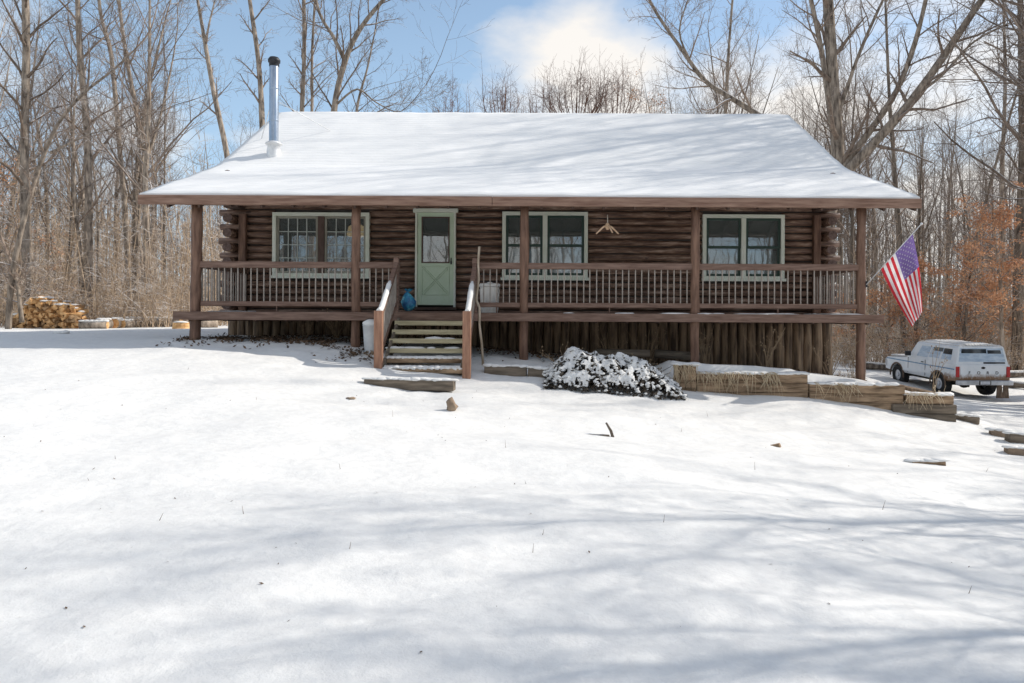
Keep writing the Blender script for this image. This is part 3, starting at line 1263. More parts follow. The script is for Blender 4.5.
def flag():
    base = Vector((6.45, 13.42, EYE + (HY - 283) / F * 13.42))
    tip = P(921, 222, 12.75)
    fl = empty('flag', base, 'red white and blue striped flag with stars on a slanting pole at the porch corner', 'flag')
    mb = MB()
    mb.tube([base, tip], [.010, .009], 8)
    mb.blob(tip, .025, .025, .025, 1, 2, 0)
    mb.build('pole', M['galv_white'], fl)
    mb = MB()
    mb.bar(base + Vector((0, .02, -.05)), base + Vector((0, .02, .07)), .05, .03)
    mb.build('bracket', M['black'], fl)
    d = (tip - base)
    A = base + d * .845                     # upper hoist (canton corner)
    B = base + d * .27                      # lower hoist
    C = P(923, 309, 12.95)                  # fly end, canton side
    D = P(912, 325, 13.1)                   # fly end, lower stripe side

    def S(u, v):
        # u: 0 canton edge .. 1 bottom stripe edge;  v: 0 hoist .. 1 fly
        h = A.lerp(B, u)
        uu = u
        f = C.lerp(D, uu)
        p = h.lerp(f, v)
        fold = .13 * v ** .6 * math.sin(u * 8.5 + v * 1.6) + .045 * v * math.sin(u * 17 + 1 + v)
        p = p + Vector((.55 * fold, 1.1 * fold, .0))
        p.z -= .035 * math.sin(math.pi * v) * (1 - u) - .0
        p.x += .05 * math.sin(math.pi * v) * (1 - u) - .03 * math.sin(math.pi * v) * u
        return p
    mb = MB()
    nu, nv = 39, 40
    vs = [S(i / nu, j / nv) for j in range(nv + 1) for i in range(nu + 1)]
    mb.add(vs, [], 0)
    for j in range(nv):
        for i in range(nu):
            stripe = int(i / 3)
            mi = 0 if stripe % 2 == 0 else 1
            if i < 21 and j < 16:
                mi = 2
            a = j * (nu + 1) + i
            mb.f.append((a, a + 1, a + nu + 2, a + nu + 1))
            mb.mi.append(mi)
            mb.sm.append(True)
    for row in range(9):
        for c in range(6 if row % 2 == 0 else 5):
            u0 = (7 / 13) * (row + 1) / 10
            v0 = .4 * ((2 * c + (1 if row % 2 == 0 else 2)) / 12)
            e = .01
            p = S(u0, v0)
            du = (S(u0 + e, v0) - p) / e
            dv = (S(u0, v0 + e) - p) / e
            n = du.cross(dv).normalized()
            for sg in (1, -1):
                ring = []
                for k in range(10):
                    rr = .017 if k % 2 == 0 else .007
                    an = math.pi * k / 5
                    ring.append(p + n * (.004 * sg) + du.normalized() * (rr * math.cos(an)) + dv.normalized() * (rr * math.sin(an)))
                mb.add(ring, [tuple(range(10))], 1)
    mb.build('cloth', [M['f_red'], M['f_white'], M['f_blue']], fl)


flag()


# ------------------------------------------------------------------ garden timbers, stones, weeds
def timber(name, a, b, w, h, m, label, cat, snow=0, seed=0, parts=None):
    a, b = Vector(a), Vector(b)
    mid = (a + b) / 2
    mb = MB()
    mb.bar(a, b, w, h)
    o = mb.build(name, m)
    # re-origin on its base
    base = Vector((mid.x, mid.y, min(a.z, b.z) - h / 2))
    for v in o.data.vertices:
        v.co -= base
    o.location = base
    bevel(o, .015)
    tag(o, label, cat)
    if snow:
        mb = MB()
        L = (b - a).length
        k = max(4, int(L / .11))
        r_ = random.Random(seed)
        for i in range(k):
            p = a.lerp(b, (i + .5) / k) + Vector((0, 0, h / 2 + .006))
            mb.blob(p + Vector((0, r_.uniform(-.02, .02), 0)), .12, w * .52, snow * r_.uniform(.7, 1.3), i + seed, 2, .3)
        mb.build('snow', M['snow'], o)
    return o


def ground_at(px, py):
    """where a thing seen resting on the snow actually stands"""
    d = 3.0
    while d < 40:
        p = P(px, py, d)
        if p.z <= gz(p.x, p.y):
            return p
        d += .04
    return P(px, py, 20)


def garden():
    r_ = random.Random(31)
    rw = empty('retaining_wall', (5.0, 12.55, gz(5, 12.3)), 'stepped timber retaining wall topped with snow and dry grass right of the shrub', 'retaining wall')

    def beam(x0, y0, x1, y1, zt, h, w=.17, m='timber'):
        mb = MB()
        mb.bar((x0, y0 + w / 2, zt - h / 2), (x1, y1 + w / 2, zt - h / 2), w, h)
        return bevel(mb.build('timber', M[m], rw), .018)

    def snowcap(x0, y0, x1, y1, zt, seed):
        mb = MB()
        k = int((x1 - x0) / .1)
        for i in range(k):
            t = (i + .5) / k
            mb.blob((x0 + (x1 - x0) * t, y0 + (y1 - y0) * t + .12 + r_.uniform(-.02, .02), zt + .008), .13, .13, .032 * r_.uniform(.6, 1.3), i + seed, 2, .3)
        mb.build('snow', M['snow'], rw)
    # end stub of upright slabs
    mb = MB()
    for i in range(4):
        x = 2.50 + i * .098
        mb.box(x, x + .092, 12.42 + r_.uniform(0, .02), 12.58, .0, .60 - r_.uniform(0, .03))
    bevel(mb.build('upright', M['timber'], rw), .01)
    snowcap(2.48, 12.38, 2.92, 12.38, .60, 3)
    # A
    beam(2.91, 12.48, 4.91, 12.40, .44, .165)
    beam(2.91, 12.47, 4.92, 12.385, .273, .165)
    beam(2.91, 12.485, 4.92, 12.40, .105, .165)
    snowcap(2.92, 12.46, 4.90, 12.38, .44, 20)
    # B
    beam(4.93, 12.36, 6.60, 12.25, .27, .165)
    beam(4.94, 12.375, 6.58, 12.265, .103, .165)
    beam(4.93, 12.36, 6.62, 12.25, -.064, .165)
    snowcap(4.98, 12.31, 6.45, 12.22, .27, 50)
    # C
    beam(6.62, 12.23, 7.43, 12.17, .10, .165)
    beam(6.35, 12.195, 7.46, 12.13, -.067, .165, .17, 'timber_dark')
    beam(6.35, 12.18, 7.44, 12.115, -.234, .165, .17, 'timber_dark')
    beam(6.35, 12.18, 7.43, 12.115, -.40, .165, .17, 'timber_dark')
    snowcap(6.64, 12.2, 7.40, 12.15, .10, 80)
    # return leg going back from the end
    beam(7.35, 12.37, 7.37, 14.0, .098, .16)
    beam(7.35, 12.37, 7.37, 14.0, -.07, .16)

    timber('timber', P(366, 384.5, 10.9), P(455, 386, 10.8), .2, .16, M['timber_dark'], 'dark squared timber half buried in snow below the porch steps', 'timber', .03, 4)
    o = timber('timber', P(485, 370.5, 12.4), P(527, 371.5, 12.35), .16, .17, M['timber_dark'], 'snow topped edging timber just right of the porch steps', 'timber', .035, 8)
    timber('timber', P(528.5, 372, 12.35), P(563, 375, 12.3), .16, .17, M['timber_dark'], 'edging timber ending under the snowy shrub', 'timber', .035, 9)
    c = ground_at(928, 461)
    timber('timber', c + Vector((-.19, .03, -.045)), c + Vector((.19, -.01, -.02)), .16, .12, M['timber'], 'short timber end poking from the snow at lower right', 'timber', .022, 12)
    c = ground_at(776, 445)
    timber('timber', c + Vector((-.09, .05, -.06)), c + Vector((.06, -.03, -.005)), .10, .10, M['timber'], 'small brown timber stub poking from open snow before the retaining wall', 'timber', 0, 13)
    # stones in the snow
    for px, py, sx, sz, lab in ((452.5, 411, .075, .10, 'small upright brown stone in the snow below the steps'),
                                (352, 400, .06, .02, 'flat dark stone in the snow left of the half buried timber'),
):
        c = ground_at(px, py)
        zz = gz(c.x, c.y)
        mb = MB()
        mb.blob((c.x, c.y, zz + sz * .45), sx, sx * .8, sz, px, 2, .7)
        o = mb.build('stone', M['stone'])
        for v in o.data.vertices:
            v.co -= Vector((c.x, c.y, zz))
        o.location = (c.x, c.y, zz)
        tag(o, lab, 'stone')
    # row of border blocks at right
    labs = ['squared border timber slanting down from the retaining wall end', 'small brown border block between two others at the right edge',
            'larger timber block on the snowy bank at the right edge', 'lowest border timber cut by the right edge of the view']
    for i, (px, py, w, h, ang) in enumerate(((966, 419, .42, .13, -.45), (999, 434, .24, .13, -.3), (1019, 440, .34, .17, -.1), (1026, 453, .5, .12, -.25))):
        c = ground_at(px, py)
        c.z += h * .3
        dv = Vector((math.cos(ang), math.sin(ang), -.07)) * (w / 2)
        timber('border_block', c - dv, c + dv, .17, h, M['timber_dark'] if i % 2 == 0 else M['stone'], labs[i], 'block', .03, i + 60)
    # dark stick poking out
    mb = MB()
    a = ground_at(614, 437)
    a.z -= .02
    pts = [a, a + Vector((-.03, .02, .10)), a + Vector((-.09, .03, .2))]
    mb.tube(pts, [.02, .018, .012], 6)
    b0 = a + Vector((-.05, .0, .035))
    mb.tube([b0, b0 + Vector((-.25, .02, .02)), b0 + Vector((-.5, .04, -.01))], [.018, .014, .008], 6)
    tag(mb.build('branch', M['bark_dark']), 'dark broken branch lying half buried in the open snow', 'branch')

    # snowy shrub
    sx0, sx1, yc = .12, 2.52, 12.25
    sh = empty('shrub', (1.3, yc, gz(1.3, yc)), 'low spreading dark leaved shrub weighed down by snow', 'shrub')

    def top(x, y):
        t = (x - sx0) / (sx1 - sx0)
        u = (y - yc) / .62
        if not (0 < t < 1) or abs(u) > 1:
            return 0
        prof = (.50 * math.exp(-((t - .27) / .22) ** 2) + .46 * math.exp(-((t - .68) / .26) ** 2))
        return max(.05, prof * (1 - u * u) ** .6 * (1 + .30 * mnoise.noise(Vector((x * 2.6, y * 2.6, 3))) + .18 * mnoise.noise(Vector((x * 7, y * 7, 8)))))
    mb, ml, ms = MB(), MB(), MB()
    ctrs = [(.75, yc), (1.3, yc + .05), (1.9, yc), (1.0, yc - .1), (1.6, yc - .1)]
    for i in range(230):
        x, y = r_.uniform(sx0, sx1), yc + r_.uniform(-.6, .6)
        h = top(x, y)
        if h <= 0:
            continue
        g = gz(x, y)
        c = min(ctrs, key=lambda q: abs(q[0] - x))
        a = Vector((c[0] + r_.uniform(-.1, .1), c[1], gz(*c)))
        b = Vector((x, y, g + h * r_.uniform(.8, 1.15)))
        m_ = a.lerp(b, .55) + Vector((0, 0, .06))
        mb.tube([a, m_, b], [.012, .008, .004], 4, False)
    mb.build('stems', M['leaf_dark'], sh)
    for i in range(5000):
        x, y = r_.uniform(sx0, sx1), yc + r_.uniform(-.62, .5)
        h = top(x, y)
        if h <= 0:
            continue
        g = gz(x, y)
        z = g + h * r_.uniform(.3, 1.09)
        p = Vector((x, y, z))
        d = Vector((r_.uniform(-1, 1), r_.uniform(-1, .4), r_.uniform(-.9, .5))).normalized()
        s = d.cross(Vector((r_.uniform(-.3, .3), r_.uniform(-.3, .3), 1))).normalized()
        l, w = r_.uniform(.05, .10), r_.uniform(.015, .028)
        ml.add([p, p + d * l * .5 + s * w, p + d * l, p + d * l * .5 - s * w], [(0, 1, 2, 3)])
    ml.build('leaves', M['leaf_dark'], sh)
    for i in range(2300):
        x, y = r_.uniform(sx0, sx1), yc + r_.uniform(-.62, .55)
        h = top(x, y)
        if h <= 0:
            continue
        nn = mnoise.noise(Vector((x * 6.5, y * 6.5 + h * 7, 7))) + .5 * mnoise.noise(Vector((x * 15, y * 15 + h * 14, 2)))
        if nn < -.02 - .25 * (y > yc):
            continue
        s = r_.uniform(.012, .036) * (1.25 if y > yc else 1)
        z = gz(x, y) + h * (1.0 if r_.random() < .7 else r_.uniform(.35, .98))
        ms.blob((x, y, z), s * 1.3, s * 1.1, s * .75, i, 1, .7, 0, 1.9)
    # wet snow lying as a broken sheet over the bent branches
    st_ = .019
    nx_, ny_ = int((sx1 - sx0) / st_), int(1.2 / st_)
    hh, keep = {}, {}
    for j in range(ny_):
        for i in range(nx_):
            x, y = sx0 + i * st_, yc - .6 + j * st_
            h = top(x, y)
            v1 = mnoise.noise(Vector((x * 4.2, y * 6.0, 17))) + .75 * mnoise.noise(Vector((x * 11, y * 13, 4))) + .45 * mnoise.noise(Vector((x * 25, y * 29, 9)))
            up_ = (j / ny_ - .25) * .55
            keep[i, j] = h > .06 and v1 + up_ > -.26
            hh[i, j] = (x + r_.uniform(-.008, .008), y + r_.uniform(-.008, .008), gz(x, y) + h * 1.03 + .05 * mnoise.noise(Vector((x * 9, y * 9, 11))) + .025 * max(-1, min(1, (v1 + up_) * 2)))
    idx, vs2, fs2 = {}, [], []
    for j in range(ny_ - 1):
        for i in range(nx_ - 1):
            c4 = ((i, j), (i + 1, j), (i + 1, j + 1), (i, j + 1))
            if all(keep[c] for c in c4):
                f = []
                for c in c4:
                    if c not in idx:
                        idx[c] = len(vs2)
                        vs2.append(hh[c])
                    f.append(idx[c])
                fs2.append(tuple(f))
    ms.add(vs2, fs2, 0, True)
    ms.build('snow', M['snow'], sh)

    # tuft of dry twigs rising from the left of the shrub
    def weed(x, y, h, n, spread, label, m='weed', seed=0, drift=0.0, group=None):
        q = random.Random(seed)
        g = gz(x, y)
        mb = MB()
        for i in range(n):
            a = Vector((x + q.uniform(-.05, .05), y + q.uniform(-.04, .04), g - .03))
            d = Vector((q.gauss(drift, spread), q.gauss(0, spread * .6), 1)).normalized()
            hh = h * q.uniform(.55, 1)
            b = a + d * hh * .5
            c = a + d * hh + Vector((d.x * .25 * hh, 0, -.06 * hh))
            mb.tube([a, b, c], [.006, .005, .0025], 4, False)
            for k in range(q.randint(2, 6)):
                t = q.uniform(.4, 1)
                s = a.lerp(b, t * 2) if t < .5 else b.lerp(c, t * 2 - 1)
                e = s + Vector((q.gauss(0, .6), q.gauss(0, .4), q.uniform(.1, 1))).normalized() * hh * q.uniform(.08, .22)
                mb.tube([s, e], [.0035, .0015], 3, False)
                if q.random() < .5:
                    mb.blob(e, .012, .012, .018, k, 1, .2)
        o = mb.build('dry_weed', M[m])
        for v in o.data.vertices:
            v.co -= Vector((x, y, g))
        o.location = (x, y, g)
        tag(o, label, 'weed', group)
        return o
    weed(.52, 12.75, .62, 16, .45, 'tuft of dead brown twigs rising behind the left of the snowy shrub', 'weed', 2, -.25)
    weed(2.1, 13.0, .5, 10, .4, 'dry brown twigs just behind the right half of the snowy shrub', 'weed', 3)
    weed(3.42, 13.9, .95, 9, .22, 'tall dry weed before the skirting, right of the fourth porch post', 'weed', 4, .05)
    weed(4.55, 13.6, 1.0, 9, .24, 'tall dry weed before the middle of the skirting right of the fourth post', 'weed', 5, .05)
    weed(5.7, 13.3, 1.1, 8, .30, 'leaning dry weed near the right end of the skirting', 'weed', 6, .3)
    weed(1.55, 14.6, .9, 10, .28, 'dry weed in the shade under the porch above the shrub', 'weed', 7)
    weed(2.3, 14.4, 1.0, 8, .3, 'thin dry weed in shade left of the fourth porch post', 'weed', 17)
    weed(-4.3, 14.6, .75, 12, .38, 'dry weed before the skirting left of the second porch post', 'weed', 8)
    weed(-4.9, 14.4, .5, 9, .5, 'low dry weed before the skirting under the gridded window', 'weed', 9)
    weed(-2.95, 12.5, .3, 8, .5, 'short dry weed beside the left stair post', 'weed', 19)
    weed(7.2, 12.5, 1.25, 4, .10, 'thin grey stalk standing behind the right end of the retaining wall', 'weed', 10, .16)
    weed(7.4, 12.35, .7, 5, .22, 'two bent stalks drooping over the retaining wall end', 'grass', 11, -.1)
    weed(7.0, 15.2, .9, 7, .25, 'dry weed between the skirting corner and the last porch post', 'weed', 12)
    # dry grass hanging over the wall
    mb = MB()
    for i in range(360):
        sec = r_.random()
        if sec < .62:
            x = 2.46 + 1.9 * r_.random() ** 1.5
            y, zt = 12.46 - .04 * (x - 2.9) / 2, .46 if x > 2.9 else .60
            y = y if x > 2.9 else 12.40
            drop = r_.uniform(.15, .42)
        elif sec < .85:
            x = r_.uniform(5.0, 5.8)
            y, zt, drop = 12.32, .29, r_.uniform(.1, .4)
        else:
            x = r_.uniform(6.4, 7.3)
            y, zt, drop = 12.17, .12, r_.uniform(.05, .3)
        if mnoise.noise(Vector((x * 3.2, 5, 5))) < r_.uniform(-.3, .25):
            continue
        a = Vector((x, y + .1, zt + .01))
        b = Vector((x + r_.gauss(0, .02), y - .02 - r_.uniform(0, .04), zt + .012 - r_.uniform(0, .03)))
        c = Vector((b.x + r_.gauss(.02, .10), y - .03 - r_.uniform(0, .08), zt - drop))
        mb.tube([a, b, b.lerp(c, .5) + Vector((0, -.02, 0)), c], [.004, .005, .004, .002], 3, False)
    tag(mb.build('dry_grass', M['grass']), 'straw coloured dry grass hanging over the timber wall', 'grass', kind='stuff')
    # leaf litter under the porch edge
    mb = MB()
    for i in range(5200):
        k = r_.random()
        if k < .5:
            x, y = r_.uniform(-7.1, -2.8), r_.gauss(13.75, .42)
        elif k < .85:
            x, y = r_.uniform(-1.3, 6.8), r_.gauss(14.6, .55)
        elif k < .93:
            x, y = r_.gauss(-3.3, .35), r_.gauss(12.6, .25)
        else:
            x, y = r_.uniform(-7.3, 7.2), r_.uniform(14.8, 15.8)
        if y > 15.85:
            continue
        if mnoise.noise(Vector((x * 2.2, y * 2.2, 1))) < -.1 and y < 13.9:
            continue
        p = Vector((x, y, gz(x, y) + r_.uniform(.004, .05)))
        d = Vector((r_.uniform(-1, 1), r_.uniform(-1, 1), r_.uniform(-.5, .7))).normalized()
        s = d.cross(Vector((r_.uniform(-.6, .6), r_.uniform(-.6, .6), 1))).normalized()
        l, w = r_.uniform(.03, .10), r_.uniform(.012, .035)
        mb.add([p - d * l / 2, p + s * w, p + d * l / 2, p - s * w], [(0, 1, 2, 3)])
    for i in range(110):
        d = r_.uniform(3, 12) ** 1.0
        x = r_.uniform(-.8, .75) * d
        p = Vector((x, d, gz(x, d) + .006))
        a = r_.uniform(0, 6.28)
        l = r_.uniform(.005, .015)
        u = Vector((math.cos(a), math.sin(a), r_.uniform(0, .6))) * l
        s = Vector((-math.sin(a), math.cos(a), r_.uniform(-.4, .4))) * l * .5
        mb.add([p - u, p + s, p + u, p - s], [(0, 1, 2, 3)])
    for i in range(22):
        d = r_.uniform(3.2, 11)
        x = r_.uniform(-.75, .7) * d
        p = Vector((x, d, gz(x, d) - .005))
        mb.tube([p, p + Vector((r_.gauss(0, .015), r_.gauss(0, .015), r_.uniform(.03, .09)))], [.0025, .001], 3, False)
    tag(mb.build('leaf_litter', M['litter']), 'scattered brown dead leaves and grass tips on the snow', 'leaves', kind='stuff')
    # fallen logs lying under the porch / behind the shrub
    mb = MB()
    a, b = P(655, 353, 14.3), P(700, 356, 14.2)
    mb.tube([a, b], [.09, .09], 10)
    tag(mb.build('log', M['timber_dark']), 'weathered log lying in the shade under the porch beside the fourth post', 'log')
    mb = MB()
    a, b = P(596, 352, 14.2), P(650, 353, 14.1)
    mb.tube([a, b], [.075, .08], 10)
    tag(mb.build('log', M['timber_dark']), 'thin weathered log in the shade directly behind the snowy shrub', 'log')


garden()


# ------------------------------------------------------------------ woodpile
def woodpile():
    r_ = random.Random(5)
    protos = []
    for i in range(7):
        mb = MB()
        L = .42
        n = 3 if i % 3 else 4
        ring = []
        if i == 6:
            ring = [(.07 * math.cos(2 * math.pi * k / 9), .07 * math.sin(2 * math.pi * k / 9)) for k in range(9)]
        else:
            for k in range(n):
                a = 2 * math.pi * k / n + r_.uniform(-.3, .3)
                rr = .10 * r_.uniform(.7, 1.1)
                ring.append((rr * math.cos(a), rr * math.sin(a)))
        n = len(ring)
        vs = [(x, -L / 2, z) for x, z in ring] + [(x * 1.04, L / 2, z) for x, z in ring]
        mb.add(vs, [tuple(range(n)), tuple(range(2 * n - 1, n - 1, -1))] + [(k, n + k, n + (k + 1) % n, (k + 1) % n) for k in range(n)])
        protos.append(mb.build('firewood', M['wood_split'] if i not in (2, 5) else M['wood_split_b']))
    used = set()
    d = 25.6
    c0, c1 = P(11, 331, d).x, P(81, 331, d).x
    W = c1 - c0

    def height(t):
        if t < .28:
            return .22 + 2.3 * t
        if t < .5:
            return .95 + .25 * math.sin((t - .28) / .22 * math.pi)
        if t < .85:
            return 1.0 - .3 * (t - .5)
        return max(.1, .9 - 5 * (t - .85))
    cnt = 0
    caps = []
    for layer in range(2):
        z = .08
        row = 0
        while z < 1.3:
            x = .05 + (row % 2) * .07
            while x < W:
                t = x / W
                if z < height(t) and not (layer == 1 and z < height(t) - .3):
                    k = r_.randrange(7)
                    o = protos[k]
                    if k in used:
                        o = o.copy()
                        COL.objects.link(o)
                    used.add(k)
                    X = c0 + x + r_.uniform(-.02, .02)
                    Y = d + layer * .46 + r_.uniform(-.1, .1)
                    o.location = (X, Y, gz(X, Y) + z + r_.uniform(-.05, .05))
                    o.scale = (r_.uniform(.8, 1.3),) * 3
                    o.rotation_euler = (r_.gauss(0, .3), r_.uniform(0, 6.28), r_.gauss(0, .35))
                    tag(o, 'split firewood log stacked in the pile at the wood edge on the left', 'firewood', 'split logs of the woodpile')
                    cnt += 1
                    if z + .14 > height(t) and r_.random() < .8 and t < .9:
                        caps.append((X, Y, gz(X, Y) + z + .075))
                x += r_.uniform(.125, .16)
            z += .125
            row += 1
    mb = MB()
    for i, c in enumerate(caps):
        mb.blob(c, r_.uniform(.10, .17), r_.uniform(.16, .24), r_.uniform(.03, .055), i, 2, .35)
    tag(mb.build('snow_cover', M['snow']), 'patches of snow lying on top of the firewood pile', 'snow')
    # rounds, cut logs and fallen trunk to the right of the pile
    # short cut rounds

    def roundlog(px, py, d_, r, L, rot, label, name='cut_log'):
        c = P(px, py, d_)
        z = gz(c.x, c.y)
        mb = MB()
        dirv = Vector((math.cos(rot), math.sin(rot), 0))
        cc = Vector((c.x, c.y, z + r * .8))
        mb.tube([cc - dirv * L / 2, cc, cc + dirv * L / 2], [r, r * .97, r * .94], 14, True, 0, True, 1)
        o = mb.build(name, [M['bark'], M['wood_split']])
        for v in o.data.vertices:
            v.co -= Vector((c.x, c.y, z))
        o.location = (c.x, c.y, z)
        tag(o, label, 'log')
        s = MB()
        for i in range(max(2, int(L / .15))):
            t = (i + .5) / max(2, int(L / .15)) - .5
            s.blob(cc + dirv * L * t + Vector((0, 0, r * .92)), .13, r * .75, .05, i + int(px), 2, .3)
        s.build('snow', M['snow'], o)
    roundlog(94, 330, 25.0, .16, .9, .25, 'snow capped cut log lying just right of the woodpile')
    roundlog(104, 330, 25.6, .20, .5, 1.3, 'thick cut log end facing out, second right of the woodpile')
    roundlog(117, 329, 26.2, .21, .5, 1.65, 'thick cut log end facing out, third right of the woodpile')
    roundlog(127, 329, 26.4, .17, .5, 1.4, 'smaller cut log end facing out, fourth right of the woodpile')
    roundlog(153, 327, 28.0, .22, 2.2, .1, 'long fallen log under snow between the cut logs and the porch')
    roundlog(206, 329, 26.0, .2, .8, .6, 'cut log under snow behind the left porch post')
    # stump
    c = P(181, 331, 24.0)
    z = gz(c.x, c.y)
    mb = MB()
    mb.lathe([(.30, z - .1), (.27, z + .08), (.26, z + .22)], 16, (c.x, c.y, 0))
    o = mb.build('stump', M['wood_split'])
    for v in o.data.vertices:
        v.co -= Vector((c.x, c.y, z))
    o.location = (c.x, c.y, z)
    tag(o, 'pale sawn stump topped with snow left of the porch end', 'stump')
    mb = MB()
    mb.blob((c.x, c.y, z + .225), .26, .26, .05, 3, 2, .2)
    mb.build('snow', M['snow'], o)
    # small snow lump on the lawn
    c = P(61, 341, 17.5)
    mb = MB()
    mb.blob((c.x, c.y, gz(c.x, c.y) + .01), .22, .12, .05, 3, 2, .4)
    mb.blob((c.x + .12, c.y, gz(c.x, c.y) + .03), .10, .08, .05, 7, 2, .4)
    tag(mb.build('snow_lump', M['snow']), 'small lump of snow on the lawn below the woodpile', 'snow')


woodpile()


# ------------------------------------------------------------------ truck
def truck():
    rear = 23.5
    cx = (982.5 - CX) / F * rear
    g = EYE - (397 - HY) / F * rear
    root = empty('pickup_truck', (cx, rear, g), 'old pale blue and white off road wagon parked on the snow with rust round its arches', 'truck')
    root['label'] = 'old pale blue off road truck with white cap and rusty arches on the snow'
    root.rotation_euler = (R(1.6), 0, R(1.5))
    W = .96

    def prt(mb, name, m, bv=0, par=None):
        # local coordinates: x right, y forward, z up
        me_parent = par or root
        v = mb
        me = bpy.data.meshes.new(name)
        me.from_pydata(mb.v, [], mb.f)
        for mm in (m if isinstance(m, list) else [m]):
            me.materials.append(mm)
        me.polygons.foreach_set('material_index', mb.mi)
        me.polygons.foreach_set('use_smooth', mb.sm)
        o = bpy.data.objects.new(name, me)
        COL.objects.link(o)
        o.parent = me_parent
        if bv:
            bevel(o, bv, 3, 30)
        return o

    # lower body with wheel arches
    def arch(yc, r, zb):
        return [(yc + r * math.cos(a), max(zb, .42 + r * math.sin(a))) for a in [math.pi * i / 12 for i in range(13)]]
    prof = [(0.0, .62), (0.0, 1.20), (2.95, 1.20), (3.05, 1.16), (4.35, 1.08), (4.45, 1.0), (4.45, .60)]
    bot = arch(3.62, .46, .55) + [(1.45, .55)] + arch(.98, .44, .55) + [(.45, .60)]
    poly = prof + bot
    mb = MB()
    n = len(poly)

    def inset(z):
        return W - (.02 if z > 1.05 else 0) - (.05 if z < .6 else 0)
    vs = [(-inset(z), y, z) for y, z in poly] + [(inset(z), y, z) for y, z in poly]
    fs = [tuple(range(n)), tuple(range(2 * n - 1, n - 1, -1))]
    fs += [(i, n + i, n + (i + 1) % n, (i + 1) % n) for i in range(n)]
    mb.add(vs, fs)
    body = prt(mb, 'body', M['truck'], .03)
    # fenders' flared lips
    for yc, r in ((3.62, .47), (.98, .45)):
        for sx in (-1, 1):
            mb = MB()
            pts = [Vector((sx * (W + .004), yc + r * math.cos(a), .42 + r * math.sin(a))) for a in [math.pi * (i - .5) / 11 for i in range(13)]]
            mb.tube(pts, [.03] * 13, 6)
            prt(mb, 'arch_lip', M['rusty'], 0, body)
    # dark underside and frame
    mb = MB()
    mb.box(-.75, .75, .15, 4.3, .50, .66)
    mb.box(-.5, -.38, .1, 4.3, .40, .56)
    mb.box(.38, .5, .1, 4.3, .40, .56)
    mb.tube([Vector((-.85, .98, .42)), Vector((.85, .98, .42))], [.06, .06], 8)
    mb.tube([Vector((-.85, 3.62, .42)), Vector((.85, 3.62, .42))], [.06, .06], 8)
    mb.blob((0, .98, .42), .18, .2, .17, 1, 2, 0)
    prt(mb, 'chassis', M['truck_dark'])
    # greenhouse
    b0 = [(-W + .03, .03), (W - .03, .03), (W - .03, 2.95), (-W + .03, 2.95)]
    t0 = [(-W + .15, .12), (W - .15, .12), (W - .15, 2.52), (-W + .15, 2.52)]
    zB, zT = 1.20, 1.80
    mb = MB()
    vs = [(x, y, zB) for x, y in b0] + [(x, y, zT) for x, y in t0]
    # crowned roof
    vs += [(-.5, .35, zT + .07), (.5, .35, zT + .07), (.5, 2.25, zT + .06), (-.5, 2.25, zT + .06)]
    fs = [(0, 1, 5, 4), (1, 2, 6, 5), (2, 3, 7, 6), (3, 0, 4, 7), (8, 9, 10, 11), (4, 5, 9, 8), (5, 6, 10, 9), (6, 7, 11, 10), (7, 4, 8, 11)]
    mb.add(vs, fs)
    cap = prt(mb, 'cap', M['truck'], .05)

    def on_face(A, B, C, D, u0, u1, v0, v1, off):
        # A,B bottom left/right; D,C top left/right
        A, B, C, D = map(Vector, (A, B, C, D))
        nrm = (B - A).cross(D - A).normalized()

        def q(u, v):
            return A.lerp(B, u).lerp(D.lerp(C, u), v) + nrm * off
        return [q(u0, v0), q(u1, v0), q(u1, v1), q(u0, v1)]
    V = [Vector(v) for v in vs]
    RearF = (V[0], V[1], V[5], V[4])
    LeftF = (V[3], V[0], V[4], V[7])
    RightF = (V[1], V[2], V[6], V[5])
    FrontF = (V[2], V[3], V[7], V[6])

    def pane(face, u0, u1, v0, v1, m, name, off=.005, par=cap):
        mb = MB()
        mb.add(on_face(*face, u0, u1, v0, v1, off), [(0, 1, 2, 3)])
        return prt(mb, name, m, 0, par)
    pane(RearF, .05, .95, .14, .90, M['truck_frost'], 'rear_window')
    pane(RearF, .08, .60, .62, .86, M['truck_glass'], 'rear_window', .008)
    pane(RearF, .62, .90, .60, .80, M['truck_glass'], 'rear_window', .008)
    pane(RearF, .52, .93, .03, .12, M['truck_glass'], 'rear_window', .008)
    # left side: (u from front to rear)
    pane(LeftF, .44, .66, .18, .80, M['truck_frost'], 'side_window')
    pane(LeftF, .48, .70, .60, .82, M['truck_glass'], 'side_window', .008)
    pane(LeftF, .70, .90, .18, .82, M['truck_frost'], 'side_window')
    pane(LeftF, .715, .90, .50, .82, M['truck_glass'], 'side_window', .008)
    pane(LeftF, .18, .42, .14, .80, M['truck_frost'], 'door_window')
    pane(RightF, .06, .56, .16, .82, M['truck_frost'], 'side_window')
    pane(RightF, .58, .82, .16, .80, M['truck_glass'], 'door_window')
    pane(FrontF, .06, .94, .10, .90, M['truck_frost'], 'windscreen')
    # snow on roof and bonnet
    mb = MB()
    for k, (x0, x1, y0, y1, zz, nx, ny) in enumerate(((-.74, .74, .18, 2.45, zT + .05, 14, 22), (-.85, .85, 3.1, 4.3, 1.13, 12, 10))):
        for i in range(nx):
            for j in range(ny):
                x = x0 + (x1 - x0) * (i + .5) / nx
                y = y0 + (y1 - y0) * (j + .5) / ny
                z = zz + (-.045 * (abs(x) > .5) if k == 0 else .06 - .05 * (j / ny))
                mb.blob((x, y, z), .10, .12, .045 + .02 * mnoise.noise(Vector((x * 3, y * 3, k))), i * 31 + j, 1, .3)
